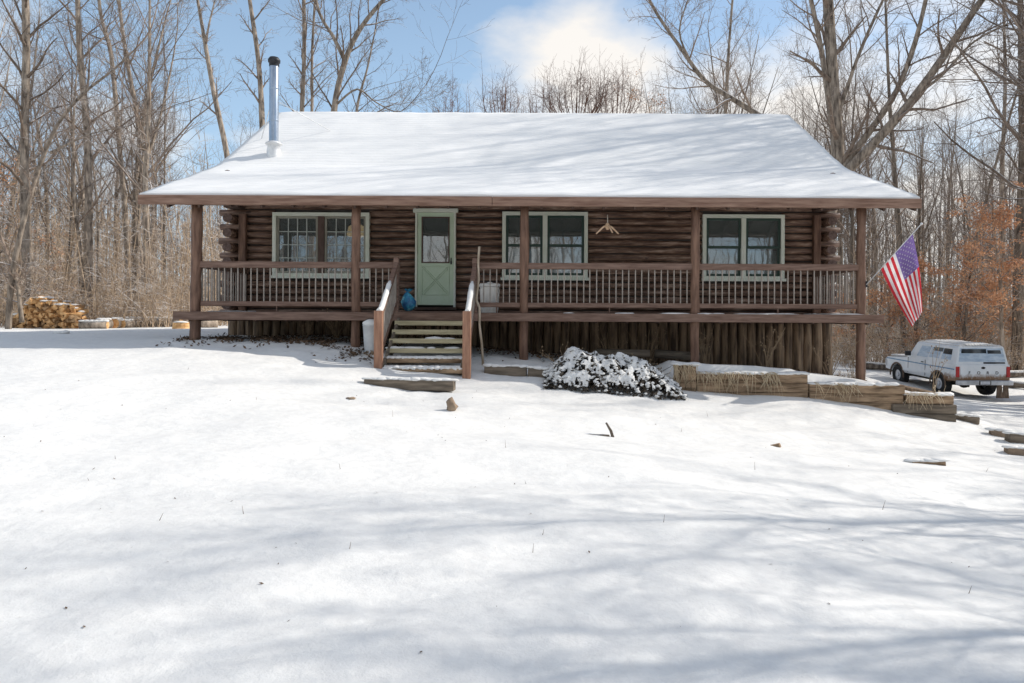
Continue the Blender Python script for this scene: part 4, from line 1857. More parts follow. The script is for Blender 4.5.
    prt(mb, 'snow', M['snow'], 0, cap)
    # blue stripe and door shut lines, mirror, handle
    mb = MB()
    for sx in (-1, 1):
        mb.box(sx * (W + .0) - .003 if sx > 0 else -W - .004, W + .004 if sx > 0 else -W + .003, .06, 4.38, 1.0, 1.035)
    prt(mb, 'stripe', M['truck_blue'], 0, body)
    mb = MB()
    for sx in (-1, 1):
        x = sx * (W + .003)
        for y in (1.75, 2.85):
            mb.box(min(x, x - sx * .01), max(x, x - sx * .01), y, y + .015, .6, 1.19)
        mb.box(min(x, x + sx * .02), max(x, x + sx * .02), 1.85, 1.98, 1.08, 1.11)
    prt(mb, 'door_line', M['truck_dark'], 0, body)
    for sx in (-1, 1):
        mb = MB()
        mb.box(min(sx * .98, sx * 1.18), max(sx * .98, sx * 1.18), 2.62, 2.72, 1.26, 1.44)
        prt(mb, 'mirror', M['black'], .02, body)
    # tailgate lip, lamps, bumper, plate, lettering
    mb = MB()
    mb.box(-.80, .80, -.022, .004, .66, 1.17)
    tg = prt(mb, 'tailgate', M['truck'], .012)
    for sx in (-1, 1):
        mb = MB()
        mb.box(sx * .885 - .06, sx * .885 + .06, -.03, .01, .76, 1.12)
        lm = prt(mb, 'tail_lamp', M['red_lens'], .01)
    mb = MB()
    mb.box(-.97, .97, -.18, -.03, .50, .66)
    bp = prt(mb, 'bumper', M['chrome'], .03)
    mb = MB()
    mb.box(-.20, .14, -.192, -.184, .53, .64)
    mb.box(-.24, .18, -.183, -.181, .515, .655, 1)
    prt(mb, 'number_plate', [M['plate'], M['truck_dark']], 0, bp)
    mb = MB()
    vs, fs = ICO[2]
    mb.add([(p.x * .075, -.026 + p.y * .012, 1.08 + p.z * .04) for p in vs], fs, 0, True)
    prt(mb, 'badge', M['truck_dark'], 0, tg)
    for ch, x in zip('FORD', (-.48, -.16, .16, .48)):
        cu = bpy.data.curves.new('letter', 'FONT')
        cu.body = ch
        cu.size = .15
        cu.align_x = 'CENTER'
        cu.extrude = .004
        t = bpy.data.objects.new('letter', cu)
        COL.objects.link(t)
        dg = bpy.context.evaluated_depsgraph_get()
        me = bpy.data.meshes.new_from_object(t.evaluated_get(dg))
        bpy.data.objects.remove(t)
        o = bpy.data.objects.new('letter', me)
        me.materials.clear()
        me.materials.append(M['truck_dark'])
        COL.objects.link(o)
        o.parent = tg
        o.rotation_euler = (R(90), 0, 0)
        o.location = (x, -.028, .86)
        tag(o, 'dark raised letter ' + ch)
    # wheels
    for y in (.98, 3.62):
        for sx in (-1, 1):
            x = sx * .80
            mb = MB()
            tp = [(.20, -.125), (.33, -.135), (.40, -.12), (.415, -.06), (.415, .06), (.40, .12), (.33, .135), (.20, .125)]
            nn = 28
            vs = []
            for r, w in tp:
                for k in range(nn):
                    a = 2 * math.pi * k / nn
                    vs.append((x + w, y + r * math.cos(a), .415 + r * math.sin(a)))
            fs = [(i * nn + k, i * nn + (k + 1) % nn, (i + 1) * nn + (k + 1) % nn, (i + 1) * nn + k) for i in range(len(tp) - 1) for k in range(nn)]
            mb.add(vs, fs, 0, True)
            wh = prt(mb, 'wheel', M['rubber'])
            mb = MB()
            xo = x + sx * .11
            mb.tube([Vector((x, y, .415)), Vector((xo, y, .415))], [.22, .22], 20)
            mb.tube([Vector((xo, y, .415)), Vector((xo + sx * .03, y, .415))], [.08, .07], 12)
            prt(mb, 'rim', M['chrome'], 0, wh)
    # hanging mud flaps, brown with dirt
    for xx in (.62, .84):
        mb = MB()
        mb.add([(xx - .075, .02, .55), (xx + .075, .02, .55), (xx + .115, .0, .03), (xx - .105, .0, .03),
                (xx - .075, .06, .55), (xx + .075, .06, .55), (xx + .115, .05, .03), (xx - .105, .05, .03)],
               [(0, 3, 2, 1), (4, 5, 6, 7), (0, 1, 5, 4), (1, 2, 6, 5), (2, 3, 7, 6), (3, 0, 4, 7)])
        prt(mb, 'mud_flap', M['rusty'], .008)
    mb = MB()
    mb.box(.9, .97, 4.36, 4.47, .7, 1.0)
    mb.box(-.97, -.9, 4.36, 4.47, .7, 1.0)
    prt(mb, 'headlight', M['chrome'], .01)


truck()


# ------------------------------------------------------------------ trees
def grow(mb, p, d, L, r, lvl, cfg, q):
    """one branch and its children; cfg[lvl] = (segs, sides, wander, lift, kids, start)"""
    segs, sides, wander, lift, kids, start = cfg[lvl]
    pts, rad, dirs = [p.copy()], [r], []
    d = d.normalized()
    tip = max(.004, r * (.28 if lvl < 2 else .35))
    for i in range(segs):
        d = (d + Vector((q.gauss(0, wander), q.gauss(0, wander), q.gauss(0, wander) + lift))).normalized()
        dirs.append(d.copy())
        pts.append(pts[-1] + d * (L / segs))
        rad.append(r + (tip - r) * (i + 1) / segs)
    mb.tube(pts, rad, sides, False)
    if lvl + 1 < len(cfg):
        n = max(1, int(kids * q.uniform(.75, 1.25)))
        spawn(mb, pts, rad, n, start, L, lvl, cfg, q)


def spawn(mb, pts, rad, n, start, L, lvl, cfg, q, ratio=(.32, .62)):
    az = q.uniform(0, 6.28)
    k = len(pts) - 1
    for j in range(n):
        t = start + (1 - start) * (j + q.uniform(.1, .9)) / n
        s = t * k
        i = min(k - 1, int(s))
        p = pts[i].lerp(pts[i + 1], s - i)
        rr = rad[i] + (rad[i + 1] - rad[i]) * (s - i)
        ax = (pts[i + 1] - pts[i]).normalized()
        az += 2.4 + q.uniform(-.5, .5)
        o1 = ax.orthogonal().normalized()
        o2 = ax.cross(o1)
        side = o1 * math.cos(az) + o2 * math.sin(az)
        an = R(q.uniform(28, 62))
        cd = ax * math.cos(an) + side * math.sin(an)
        cl = L * q.uniform(*ratio) * (1.15 - .65 * t)
        grow(mb, p, cd, cl, max(.005, rr * q.uniform(.30, .50)), lvl + 1, cfg, q)


CFG = [(9, 7, .05, .03, 15, .35), (6, 5, .11, .05, 8, .15), (4, 4, .14, .05, 6, .15), (3, 3, .16, .04, 0, .2)]
CFG_FINE = [(9, 8, .05, .03, 17, .3), (7, 5, .11, .05, 9, .12), (4, 4, .15, .05, 7, .1), (3, 3, .18, .04, 0, .2)]
KIT = []


def tree_proto(seed, H, r, cfg, start_dir=(0, 0, 1), mt='bark', mc='twig', forks=0):
    """tree at origin; returns the trunk object and the crown object under an empty"""
    q = random.Random(seed)
    tr, cr = MB(), MB()
    segs = 10
    pts, rad = [Vector((0, 0, -.3))], [r * 1.25]
    d = Vector(start_dir).normalized()
    for i in range(segs):
        d = (d + Vector((q.gauss(0, .045), q.gauss(0, .045), .04))).normalized()
        pts.append(pts[-1] + d * (H * .86 / segs))
        rad.append(r * (1 - .86 * ((i + 1) / segs) ** 1.1))
    tr.tube(pts, rad, 8)
    spawn(cr, pts, rad, cfg[0][4], cfg[0][5], H * .62, 0, cfg, q)
    # leader
    grow(cr, pts[-1], d, H * .14, rad[-1], 1, cfg, q)
    for f in range(forks):
        i = q.randint(3, 5)
        a = q.uniform(0, 6.28)
        fd = Vector((math.cos(a) * .5, math.sin(a) * .5, 1))
        p2, r2 = [pts[i].copy()], [rad[i] * .72]
        dd = fd.normalized()
        LL = H * .5
        for k in range(7):
            dd = (dd + Vector((q.gauss(0, .06), q.gauss(0, .06), .05))).normalized()
            p2.append(p2[-1] + dd * LL / 7)
            r2.append(rad[i] * .72 * (1 - .8 * (k + 1) / 7))
        tr.tube(p2, r2, 6)
        spawn(cr, p2, r2, 9, .2, LL * .9, 0, cfg, q)
    root = bpy.data.objects.new('bare_tree', None)
    COL.objects.link(root)
    root['category'] = 'tree'
    tr.build('trunk', M[mt], root)
    cr.build('crown', M[mc], root)
    return root


def key_tree(name, stems, label, seed, kids=16, L=5.0, start=.25, cfg=CFG, mt='bark', mc='twig', n_side=9, group=None, rs=.8):
    """stems: list of (points as (px,py,depth), r0, r1)"""
    q = random.Random(seed)
    tr, cr = MB(), MB()
    base = None
    for pts_, r0, r1 in stems:
        pts = [P(*t) for t in pts_]
        if base is None:
            base = Vector((pts[0].x, pts[0].y, gz(pts[0].x, pts[0].y)))
            pts[0].z = base.z - .3
        # resample smoothly
        fine = []
        for i in range(len(pts) - 1):
            p0 = pts[max(0, i - 1)]
            p1, p2 = pts[i], pts[i + 1]
            p3 = pts[min(len(pts) - 1, i + 2)]
            for k in range(4):
                t = k / 4
                fine.append(.5 * ((2 * p1) + (p2 - p0) * t + (2 * p0 - 5 * p1 + 4 * p2 - p3) * t * t + (3 * p1 - p0 - 3 * p2 + p3) * t ** 3))
        fine.append(pts[-1])
        m = len(fine) - 1
        rad = [(r0 + (r1 - r0) * i / m) * rs * q.uniform(.95, 1.06) for i in range(m + 1)]
        tr.tube(fine, rad, n_side)
        spawn(cr, fine, rad, kids, start, L, 0, cfg, q, (.35, .75))
        grow(cr, fine[-1], fine[-1] - fine[-2], L * .8, r1, 1, cfg, q)
    root = empty(name, base, label, 'tree', group)
    tr.build('trunk', M[mt], root)
    cr.build('crown', M[mc], root)
    return root


def key_trees():
    K = key_tree
    K('bare_tree', [([(8, 331, 24.3), (10, 300, 24.3), (14, 265, 24.2), (28, 205, 24.0), (42, 160, 23.8), (58, 125, 23.6), (82, 96, 23.4), (112, 72, 23.2), (135, 50, 23)], .135, .03),
                    ([(22, 325, 24.3), (19, 300, 24.3), (16, 280, 24.3)], .10, .08),
                    ([(50, 155, 23.8), (68, 146, 23.5), (90, 136, 23.2), (128, 128, 23)], .06, .015)],
      'bent bare tree arching to the right beside the woodpile at the far left', 41, 11, 3.2, .3)
    K('bare_tree', [([(31, 312, 28), (27, 260, 28), (24, 200, 28), (24, 120, 28), (25, 50, 28), (23, -30, 28), (22, -90, 28)], .26, .13)],
      'stout pale trunk rising directly behind the woodpile', 42, 22, 6, .35)
    K('bare_tree', [([(88, 326, 30), (88, 270, 30), (88, 200, 30), (86, 130, 30), (79, 60, 30), (76, 0, 30), (74, -70, 30)], .25, .10)],
      'straight pale trunk standing right of the woodpile', 43, 20, 6, .4)
    K('bare_tree', [([(130, 318, 33), (126, 230, 33), (120, 164, 33), (110, 58, 33), (99, 15, 33), (92, -60, 33)], .19, .07)],
      'slim tree leaning left, next right of the straight pale trunk', 44, 22, 6, .35)
    K('bare_tree', [([(152, 318, 34), (150, 250, 34), (143, 187, 34), (136, 117, 34), (126, 64, 34), (117, 0, 34), (112, -60, 34)], .20, .07)],
      'slim leaning tree seen just left of the roof corner, tall into the sky', 45, 22, 6, .35)
    K('bare_tree', [([(165, 320, 36), (164, 250, 36), (164, 187, 36), (164, 73, 36)], .12, .03)],
      'thin upright tree with a narrow crown above the left roof corner', 46, 22, 5, .4)
    K('bare_tree', [([(236, 320, 30), (234, 220, 30), (226, 155, 30), (213, 95, 30), (203, 40, 30), (195, -5, 30)], .21, .07), ([(204, 45, 30), (209, 20, 30), (216, -8, 30)], .06, .03)],
      'leaning bare trunk with a broken top behind the left roof slope', 47, 9, 2.4, .5)
    K('bare_tree', [([(264, 320, 32), (262, 180, 32), (261, 117, 32), (257, 60, 32), (248, 0, 32), (240, -60, 32)], .20, .09)],
      'bare tree standing directly behind the metal stove pipe', 48, 12, 4, .4)
    K('bare_tree', [([(301, 320, 33), (301, 180, 33), (301, 113, 33), (303, 50, 33), (301, -60, 33)], .19, .09), ([(300, 260, 33), (306, 170, 33), (311, 113, 33), (311, 50, 33), (316, -40, 33)], .12, .06)],
      'twin stemmed tree behind the ridge right of the stove pipe', 49, 16, 4, .45)
    K('bare_tree', [([(328, 320, 29), (330, 200, 29), (333, 113, 29), (344, 62, 29), (360, 28, 29), (386, -4, 29), (410, -30, 29)], .21, .07),
                    ([(344, 62, 29), (332, 38, 29), (318, 14, 29), (308, -30, 29)], .12, .05),
                    ([(336, 105, 29), (356, 90, 29), (375, 103, 29), (400, 112, 28.5), (425, 85, 28.5)], .06, .015)],
      'forked bare tree spreading in a Y shape behind the left of the ridge', 50, 15, 5.0, .25)
    K('bare_tree', [([(350, 320, 37), (352, 180, 37), (356, 110, 37), (366, 70, 37), (374, 30, 37)], .13, .04)],
      'thin bare tree just right of the Y shaped tree behind the ridge', 51, 14, 4, .35)
    # big multi stemmed tree behind the right of the house
    K('bare_tree', [([(820, 330, 27), (824, 250, 27), (831, 200, 27), (837, 160, 27), (834, 110, 27), (830, 50, 27), (826, -10, 27), (822, -80, 27)], .42, .20),
                    ([(832, 130, 27), (822, 60, 27), (812, 10, 27), (800, -40, 27)], .16, .08),
                    ([(833, 190, 27), (850, 166, 26.6), (880, 134, 26.2), (907, 103, 25.8), (937, 62, 25.4), (973, 8, 25), (1004, -36, 24.6)], .27, .12),
                    ([(834, 182, 27), (848, 158, 26.8), (873, 124, 26.6), (896, 88, 26.4), (914, 40, 26), (926, -10, 25.8)], .20, .09),
                    ([(835, 120, 27), (855, 60, 27), (876, 10, 27), (900, -40, 27)], .10, .05),
                    ([(912, 95, 25.8), (940, 74, 25.2), (972, 40, 24.6), (1010, 20, 24)], .08, .03)],
      'massive many stemmed bare tree behind the right roof edge with a limb leaning right', 52, 13, 5.0, .25, CFG)
    K('bare_tree', [([(830, 330, 28), (805, 160, 28), (783, 131, 28), (761, 116, 28), (730, 97, 28), (703, 79, 28), (680, 48, 28), (656, 14, 28), (638, -20, 28)], .20, .06),
                    ([(690, 62, 28), (678, 30, 28), (690, -10, 28)], .06, .03)],
      'bare tree leaning far left over the ridge from behind the right of the roof', 53, 15, 4.4, .4)
    K('bare_tree', [([(720, 320, 36), (722, 180, 36), (725, 100, 36), (728, 40, 36), (734, -40, 36)], .16, .06)],
      'upright bare tree behind the right half of the ridge left of the massive tree', 54, 16, 5, .35)
    K('bare_tree', [([(1016, 345, 33), (1019, 250, 33), (1022, 150, 33), (1020, 50, 33), (1018, -40, 33)], .30, .14)],
      'thick dark trunk at the far right edge beyond the truck', 55, 14, 5, .35, CFG, 'bark_dark')
    K('bare_tree', [([(905, 345, 36), (900, 250, 36), (894, 170, 36), (888, 90, 36), (884, 0, 36)], .19, .07)],
      'slender grey trunk beyond the flag above the front of the truck', 56, 18, 5, .35)
    K('bare_tree', [([(955, 345, 35), (962, 280, 35), (978, 230, 35), (990, 180, 35), (1010, 110, 35), (1030, 40, 35)], .15, .05)],
      'slim trunk leaning right above the roof of the truck', 57, 14, 4.5, .3)
    K('bare_tree', [([(1003, 345, 38), (1003, 260, 38), (1001, 180, 38), (1004, 90, 38), (1002, 0, 38)], .20, .08)],
      'straight grey trunk right of the leaning one above the truck', 58, 14, 4.5, .35)
    # multi stemmed thickets showing over the ridge
    for i, (px, top, d, n, sp, lab) in enumerate(((575, 72, 40, 22, 32, 'large reddish many stemmed bush tree rising over the middle of the ridge'),
                                                  (614, 76, 41, 18, 28, 'right hand partner of the large bush tree over the ridge'),
                                                  (500, 86, 42, 13, 18, 'small fan shaped bush tree over the ridge left of the middle'),
                                                  (452, 96, 44, 13, 20, 'lowest fan shaped bush tree over the ridge, leftmost of the fans'),
                                                  (535, 98, 44, 12, 18, 'low fan shaped bush tree between the small fan and the large bush'))):
        q = random.Random(300 + i)
        st = []
        for k in range(n):
            f = (k + .5) / n - .5
            ex = px + f * 2 * sp + q.uniform(-3, 3)
            ey = top + abs(f) * 40 + q.uniform(-6, 14)
            st.append(([(px + f * 5, 320, d), (px + f * sp * .3, 190, d), (px + f * sp * .9, 130, d + q.uniform(-1, 1)), (ex, ey + 14, d + q.uniform(-2, 2)), (ex + f * 6, ey, d)], .05, .012))
        K('bush_tree', st, lab, 320 + i, 13, 2.6, .6, [(5, 4, .1, .06, 5, .2), (4, 4, .10, .07, 5, .25), (3, 3, .12, .06, 0, .2)], 'bush_twig', 'bush_twig', rs=1.0)


key_trees()


def woods():
    q = random.Random(77)
    protos = [tree_proto(100 + i, H, r, c, mt=mt, forks=fk) for i, (H, r, c, mt, fk) in enumerate((
        (18, .17, CFG, 'bark', 0), (20, .20, CFG_FINE, 'bark', 1), (16, .13, CFG, 'bark_dark', 0), (19, .18, CFG_FINE, 'bark', 0),
        (15, .11, CFG, 'bark', 0), (21, .24, CFG, 'bark_dark', 1), (12, .085, CFG_FINE, 'bark', 0), (17, .15, CFG, 'bark', 2)))]
    fresh = set(range(len(protos)))
    spots = []

    def ok(x, y, md):
        return all((x - a) ** 2 + (y - b) ** 2 > md * md for a, b in spots)

    def put(x, y, i, s, label, group, fat=1.0):
        spots.append((x, y))
        rz = q.uniform(0, 6.28)
        loc = (x, y, gz(x, y) - .05)
        sc = (s * fat * q.uniform(.62, .95), s * fat * q.uniform(.62, .95), s)
        if i in fresh:
            fresh.discard(i)
            o = protos[i]
            o.location = loc
            o.rotation_euler = (0, 0, rz)
            o.scale = sc
            o['label'] = label
            o['group'] = group
        else:
            o = dup(protos[i], loc, rz, sc, label, group)
        return o

    def fill(px0, px1, d0, d1, n, s0, s1, label, group, md=1.6, kinds=range(8)):
        c = t = 0
        while c < n and t < n * 30:
            t += 1
            d = math.sqrt(q.uniform(d0 * d0, d1 * d1))
            px = q.uniform(px0, px1)
            x = (px - CX) / F * d
            if not ok(x, d, md):
                continue
            put(x, d, q.choice(list(kinds)), q.uniform(s0, s1), label, group)
            c += 1
    fill(-140, 160, 28, 62, 56, .75, 1.12, 'slender bare tree in the woods left of the cabin', 'bare trees left of the cabin')
    fill(150, 270, 34, 62, 18, .55, .72, 'shorter bare tree showing over the left slope of the roof', 'bare trees over the left roof slope')
    fill(270, 640, 44, 70, 22, .55, .78, 'bare tree top showing low over the middle of the ridge', 'bare trees over the middle of the ridge', 2.2)
    fill(650, 860, 36, 66, 50, .8, 1.2, 'tall bare tree behind the right half of the cabin roof', 'bare trees behind the right of the roof')
    fill(860, 1180, 34, 66, 54, .85, 1.2, 'bare tree in the woods beyond the parked truck', 'bare trees beyond the truck')
    # trees right of the view that throw the shadows on the lawn and roof
    for (x, y, i, s) in ((13.5, 6.4, 3, .95), (8.6, 5.0, 6, .95), (10.2, 2.6, 4, .8), (10.5, 7.6, 6, 1.0), (18, 7.6, 2, 1.1), (20.5, 11.5, 3, 1.15), (24, 9, 0, 1.2), (17, 4.4, 4, .95), (21, 6, 2, 1), (27, 12.5, 7, 1.05), (28, 8, 4, 1.1),
                         (22, 15, 2, 1), (31, 15, 0, 1), (27, 4.5, 2, 1), (27, 19.5, 7, 1.1), (33, 20, 0, 1.1), (16, 1.6, 6, 1.1), (24, 1.5, 4, 1),
                         (16.0, 21.9, 1, 1.2), (16.3, 19.9, 3, 1.1), (18.6, 23.2, 5, 1.3), (20.6, 25.2, 1, 1.4), (22.5, 23.6, 7, 1.5), (17.4, 21.2, 3, 1.25), (24.5, 26.4, 5, 1.35), (26.5, 24.6, 1, 1.45), (29, 27, 7, 1.5), (21.5, 21.4, 1, 1.2)):
        put(x, y, i, s, 'bare tree standing outside the right of the view, shading the lawn', 'bare trees right of the lawn', 1.35 if y > 21 else 1.1)
    # woods across the lawn, seen in the window panes
    for k in range(48):
        x, y = q.uniform(-36, 30), q.uniform(-46, -9)
        if ok(x, y, 2):
            put(x, y, q.randrange(8), q.uniform(.7, 1.0), 'bare tree across the lawn mirrored in the window panes', 'bare trees mirrored in the panes')

    # oak with hanging brown leaves
    def leafy(px, base_py, d, H, seed, label, nleaf, leaf_from=.15, spread=1.0, group=None, lean=0.0):
        qq = random.Random(seed)
        x = (px - CX) / F * d
        g = gz(x, d)
        tr, cr, lf = MB(), MB(), MB()
        pts, rad = [Vector((x, d, g - .2))], [.10]
        dd = Vector((lean, 0, 1)).normalized()
        for i in range(9):
            dd = (dd + Vector((qq.gauss(0, .06), qq.gauss(0, .06), .05))).normalized()
            pts.append(pts[-1] + dd * H / 9)
            rad.append(.10 * (1 - .85 * (i + 1) / 9) + .01)
        tr.tube(pts, rad, 7)
        cfg = [(6, 5, .1, 0, 0, 0), (5, 4, .12, .0, 7, .2), (4, 3, .16, .0, 5, .15), (3, 3, .2, -.02, 0, .2)]
        spawn(cr, pts, rad, 24, leaf_from, H * .52 * spread, 0, cfg, qq, (.4, .8))
        V = cr.v
        for i in range(nleaf):
            b = V[qq.randrange(len(V))]
            p = Vector(b)
            if mnoise.noise(p * 1.1 + Vector((seed, 0, 0))) < .04:
                continue
            p += Vector((qq.gauss(0, .12), qq.gauss(0, .12), qq.gauss(-.02, .07)))
            u = Vector((qq.gauss(0, 1), qq.gauss(0, 1), qq.gauss(-.4, .7))).normalized()
            w = u.orthogonal().normalized()
            w = (w * math.cos(i) + u.cross(w) * math.sin(i))
            l, ww = qq.uniform(.04, .085), qq.uniform(.02, .042)
            lf.add([p, p + u * l + w * ww, p + u * l * 2, p + u * l - w * ww], [(0, 1, 2, 3)])
        root = empty('leafy_tree', (x, d, g), label, 'tree', group)
        tr.build('trunk', M['bark'], root)
        cr.build('crown', M['twig'], root)
        lf.build('foliage', M['leaf_orange'], root)
    leafy(1005, 345, 30.5, 8.2, 901, 'tallest orange leaved young oak at the right edge beyond the truck', 9000, .25)
    leafy(960, 345, 32, 5.8, 902, 'mid height orange leaved oak above the roof of the truck', 6500, .1)
    leafy(915, 345, 33, 5.2, 903, 'orange leaved sapling right behind the flag', 6000, .1)
    leafy(885, 345, 35, 4.6, 904, 'low orange leaved sapling between the porch corner and the flag', 4500, .08)
    leafy(1035, 345, 34, 6.6, 905, 'orange leaved oak cut by the right edge, behind the tallest one', 6000, .1)
    leafy(985, 345, 38, 5.6, 906, 'far orange leaved oak deepest in the woods beyond the truck', 5000, .1)
    leafy(848, 345, 37, 4.0, 907, 'small orange leaved sapling framed between cabin corner and last porch post', 3500, .08)
    leafy(6, 331, 31, 7.6, 908, 'brown leaved young oak at the far left edge behind the woodpile', 1700, .4)
    leafy(672, 320, 39, 15.0, 909, 'bare topped tree keeping a few red brown leaves over the right of the ridge', 1500, .55, .7)
    leafy(62, 331, 36, 5.0, 910, 'young beech with sparse tan leaves deep in the left woods', 1500, .1)


woods()


def undergrowth():
    q = random.Random(9)
    mb = MB()

    def stem(x, y, h, r):
        g = gz(x, y)
        a = Vector((x, y, g - .05))
        d = Vector((q.gauss(0, .28), q.gauss(0, .28), 1)).normalized()
        b = a + d * h * .5
        d2 = (d + Vector((q.gauss(0, .3), q.gauss(0, .3), 0))).normalized()
        c = b + d2 * h * .5
        mb.tube([a, b, c], [r, r * .75, r * .35], 3, False)
        for k in range(q.randint(3, 7)):
            t = q.uniform(.25, 1)
            s = a.lerp(b, t * 2) if t < .5 else b.lerp(c, t * 2 - 1)
            e = s + Vector((q.gauss(0, .8), q.gauss(0, .8), q.uniform(-.2, 1.0))).normalized() * h * q.uniform(.15, .4)
            mid = s.lerp(e, .5) + Vector((0, 0, q.uniform(-.03, .06) * h))
            mb.tube([s, mid, e], [r * .55, r * .45, r * .25], 3, False)
    for i in range(2900):
        d = 26.3 + 30 * q.random() ** 1.7
        px = q.uniform(-60, 235)
        if px > 170 and d < 28:
            continue
        stem((px - CX) / F * d, d, q.uniform(.5, 2.6) * q.uniform(.6, 1.2), q.uniform(.008, .016))
    for i in range(2500):
        d = 31 + 26 * q.random() ** 1.5
        px = q.uniform(825, 1100)
        stem((px - CX) / F * d, d, q.uniform(.5, 2.6) * q.uniform(.6, 1.2), q.uniform(.008, .016))
    for i in range(120):
        d = q.uniform(17, 24)
        px = q.uniform(838, 862)
        stem((px - CX) / F * d, d, q.uniform(.2, .6), .006)
    for i in range(620):
        left = q.random() < .6
        d = (28 if left else 33) + 32 * q.random() ** 1.3
        px = q.uniform(-70, 232) if left else q.uniform(828, 1110)
        x = (px - CX) / F * d
        g = gz(x, d)
        H = q.uniform(3, 8.5)
        r0 = q.uniform(.012, .034)
        lx, ly = q.gauss(0, .12), q.gauss(0, .1)
        pts = [Vector((x + lx * H * t + q.gauss(0, .05), d + ly * H * t, g + H * t)) for t in (0, .2, .4, .6, .8, 1)]
        mb.tube(pts, [r0 * (1 - .75 * t / 5) for t in range(6)], 4, False)
        for k in range(int(H * 3.2)):
            t = q.uniform(.2, 1) * 4.99
            j = int(t)
            s_ = pts[j].lerp(pts[j + 1], t - j)
            dv = Vector((q.gauss(0, 1), q.gauss(0, 1), q.uniform(.1, 1.3))).normalized()
            L = q.uniform(.5, 1.8) * (1.1 - t / 7)
            e = s_ + dv * L
            m2 = s_.lerp(e, .5) + Vector((0, 0, q.uniform(-.08, .05)))
            mb.tube([s_, m2, e], [.010, .008, .004], 3, False)
            for u in range(3):
                f = s_.lerp(e, q.uniform(.4, .95))
                mb.tube([f, f + (dv + Vector((q.gauss(0, .6), q.gauss(0, .6), q.gauss(.2, .4)))).normalized() * L * .4], [.006, .003], 3, False)
    tag(mb.build('undergrowth', M['brush']), 'tangled tan brush and saplings along the edge of the woods', 'undergrowth', kind='stuff')
    # far off wood reading as one mass
    mb = MB()
    cfg = [(5, 4, .08, .04, 0, 0), (4, 3, .12, .05, 4, .2), (3, 3, .14, .04, 0, .2)]
    for i in range(760):
        d = q.uniform(62, 125)
        k = q.random()
        if k < .40:
            px = q.uniform(-80, 240)
            H = q.uniform(9, 19)
        elif k < .52:
            px = q.uniform(240, 660)
            H = q.uniform(9, 15)
        else:
            px = q.uniform(640, 1120)
            H = q.uniform(10, 22)
        x = (px - CX) / F * d
        g = gz(x, d)
        pts, rad = [], []
        r0 = q.uniform(.08, .2)
        lx, ly = q.gauss(0, .04), q.gauss(0, .04)
        for j in range(6):
            t = j / 5
            pts.append(Vector((x + lx * H * t + q.gauss(0, .12), d + ly * H * t, g + H * t)))
            rad.append(r0 * (1 - .85 * t))
        mb.tube(pts, rad, 4, False)
        spawn(mb, pts, rad, 12, .3, H * .55, 0, cfg, q)
    for i in range(230):
        x, y = q.uniform(-75, 65), -q.uniform(34, 85)
        g = gz(x, y)
        H = q.uniform(8, 17)
        pts = [Vector((x + q.gauss(0, .12), y, g + H * t / 5)) for t in range(6)]
        rad = [q.uniform(.1, .22) * (1 - .85 * t / 5) for t in range(6)]
        mb.tube(pts, rad, 4, False)
        spawn(mb, pts, rad, 9, .2, H * .5, 0, cfg, q)
    for i in range(1500):
        d = q.uniform(55, 100)
        px = q.uniform(-80, 250) if q.random() < .5 else q.uniform(820, 1120)
        x = (px - CX) / F * d
        g = gz(x, d)
        h = q.uniform(1.5, 5)
        a = Vector((x, d, g))
        for k in range(4):
            mb.tube([a, a + Vector((q.gauss(0, .18) * h, q.gauss(0, .1) * h, h * q.uniform(.6, 1)))], [.03, .012], 3, False)
    tag(mb.build('distant_woods', M['far_bark']), 'hazy mass of bare trees deep in the woods', 'woods', kind='stuff')


undergrowth()


def fallen():
    for (p0, p1, r, lab) in ((P(858, 344, 31), P(905, 346, 30.5), .16, 'fallen trunk covered in snow beyond the last porch post'),
                             (P(1005, 357, 27), P(1040, 360, 26.5), .12, 'snowy fallen branch on the ground right of the truck'),
                             (P(1003, 346, 30), P(1040, 342, 31), .14, 'snowy fallen trunk farther back right of the truck')):
        for p in (p0, p1):
            p.z = gz(p.x, p.y) + r * .8
        mb = MB()
        mid = p0.lerp(p1, .5) + Vector((0, 0, .04))
        mb.tube([p0, mid, p1], [r, r * .95, r * .7], 10)
        o = mb.build('fallen_log', M['bark_dark'])
        tag(o, lab, 'log')
        mb = MB()
        for i in range(16):
            mb.blob(p0.lerp(p1, (i + .5) / 16) + Vector((0, 0, r * .95 + .02)), (p1 - p0).length / 24, r * .7, .05, i, 2, .3)
        mb.build('snow', M['snow'], o)


fallen()


def birds():
    # two dark birds / last leaves against the sky above the ridge
    pass


# ------------------------------------------------------------------ sky, sun, camera
SUN_EL, SUN_AZ = 37.5, 72.5      # azimuth from +Y towards +X
w = bpy.data.worlds.new('World')
scene.world = w
w.use_nodes = True
nt = w.node_tree
nt.nodes.clear()
out = N(nt, 'ShaderNodeOutputWorld')
bg = N(nt, 'ShaderNodeBackground')
sky = N(nt, 'ShaderNodeTexSky')
sky.sky_type = 'NISHITA'
sky.sun_disc = False
sky.sun_elevation = R(SUN_EL)
sky.sun_rotation = R(SUN_AZ)
sky.air_density = 1.0
sky.dust_density = .6
sky.ozone_density = 1.6
SKY_STR = .15
bg.inputs['Strength'].default_value = SKY_STR
tc = N(nt, 'ShaderNodeTexCoord')
mp = N(nt, 'ShaderNodeMapping')
mp.inputs['Scale'].default_value = (1.0, 1.0, 2.1)
mp.inputs['Location'].default_value = (.35, .2, .12)
nt.links.new(tc.outputs['Generated'], mp.inputs[0])
nz = N(nt, 'ShaderNodeTexNoise')
nz.inputs['Scale'].default_value = 2.6
nz.inputs['Detail'].default_value = 8
nz.inputs['Roughness'].default_value = .52
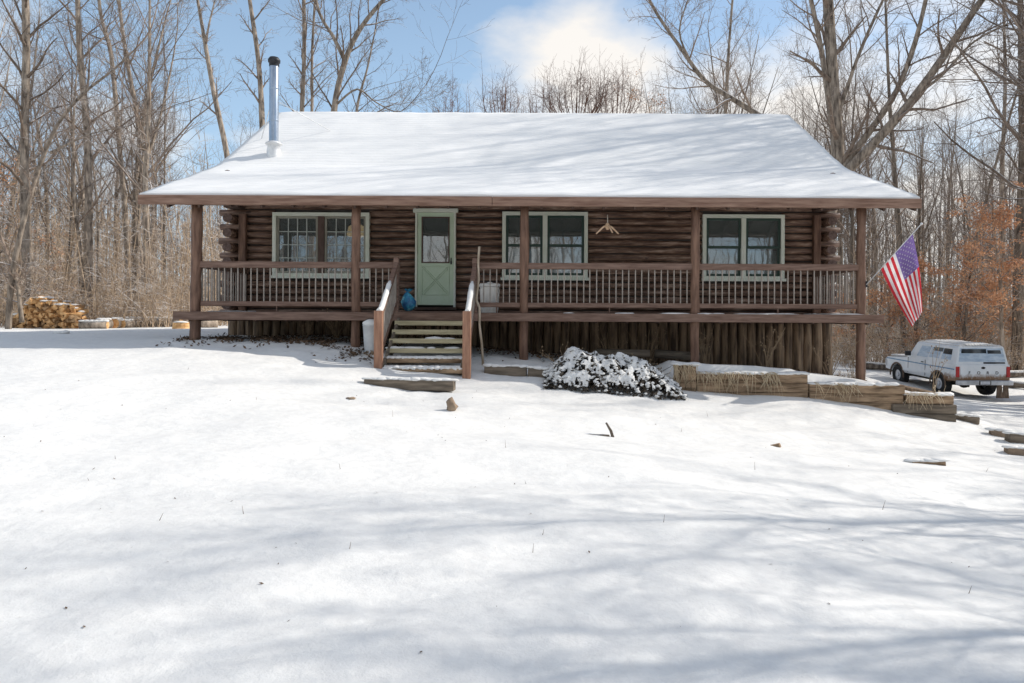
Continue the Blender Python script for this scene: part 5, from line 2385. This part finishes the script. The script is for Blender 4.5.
nt.links.new(mp.outputs[0], nz.inputs['Vector'])


def lobe(d, lo, hi):
    d = Vector(d).normalized()
    v = N(nt, 'ShaderNodeVectorMath', operation='DOT_PRODUCT')
    nt.links.new(tc.outputs['Generated'], v.inputs[0])
    v.inputs[1].default_value = d
    mr = N(nt, 'ShaderNodeMapRange')
    mr.inputs[1].default_value = lo
    mr.inputs[2].default_value = hi
    nt.links.new(v.outputs['Value'], mr.inputs[0])
    return mr.outputs[0]


l1 = lobe((548 - CX, F, HY - 78), .976, .9995)
l2 = lobe((960 - CX, F, HY - 80), .93, .99)
l3 = lobe((120 - CX, F, HY - 150), .93, .99)
fill_lobe = lobe((-.3, -1, .75), -.2, .75)  # bright cloud behind the camera, out of view, added for fill light
lm = math_(nt, 'MAXIMUM', l1, math_(nt, 'MAXIMUM', math_(nt, 'MULTIPLY', l2, .85), math_(nt, 'MAXIMUM', math_(nt, 'MULTIPLY', l3, .35), math_(nt, 'MULTIPLY', fill_lobe, .6))))
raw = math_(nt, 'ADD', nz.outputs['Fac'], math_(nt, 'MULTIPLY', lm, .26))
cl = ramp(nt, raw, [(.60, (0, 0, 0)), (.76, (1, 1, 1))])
# pale haze towards the horizon
sp = N(nt, 'ShaderNodeSeparateXYZ')
nt.links.new(tc.outputs['Generated'], sp.inputs[0])
hz = N(nt, 'ShaderNodeMapRange')
hz.inputs[1].default_value = .55
hz.inputs[2].default_value = .0
nt.links.new(sp.outputs[2], hz.inputs[0])
base = mixc(nt, math_(nt, 'ADD', math_(nt, 'MULTIPLY', hz.outputs[0], .5), .16), sky.outputs[0], (4.1, 5.8, 7.4))
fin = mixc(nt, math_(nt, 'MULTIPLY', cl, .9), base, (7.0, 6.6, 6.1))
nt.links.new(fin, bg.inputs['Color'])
nt.links.new(bg.outputs[0], out.inputs[0])

sd = bpy.data.lights.new('sun', 'SUN')
sd.energy = 4.5
sd.angle = R(.53)
sd.color = (1, .95, .87)
so = bpy.data.objects.new('sun', sd)
COL.objects.link(so)
az, el = R(SUN_AZ), R(SUN_EL)
sdir = Vector((math.sin(az) * math.cos(el), math.cos(az) * math.cos(el), math.sin(el)))
so.rotation_euler = sdir.to_track_quat('Z', 'Y').to_euler()
so.location = (30, 0, 30)

cam = bpy.data.cameras.new('camera')
cam.sensor_width = 36
cam.lens = 36 * F / 1024
cam.shift_x = -(CX - 512) / 1024
cam.shift_y = -(341.5 - HY) / 1024
cam.clip_end = 2000
co = bpy.data.objects.new('camera', cam)
COL.objects.link(co)
co.location = (0, 0, EYE)
co.rotation_euler = (R(90), R(0), 0)
co.rotation_euler = (Matrix.Rotation(R(90), 3, 'X') @ Matrix.Rotation(R(.28), 3, 'Z')).to_euler()
scene.camera = co

vs_ = scene.view_settings
vs_.view_transform = 'Standard'
vs_.look = 'None'
vs_.exposure = 0
scene.cycles.max_bounces = 6
scene.cycles.diffuse_bounces = 3
scene.cycles.transparent_max_bounces = 12
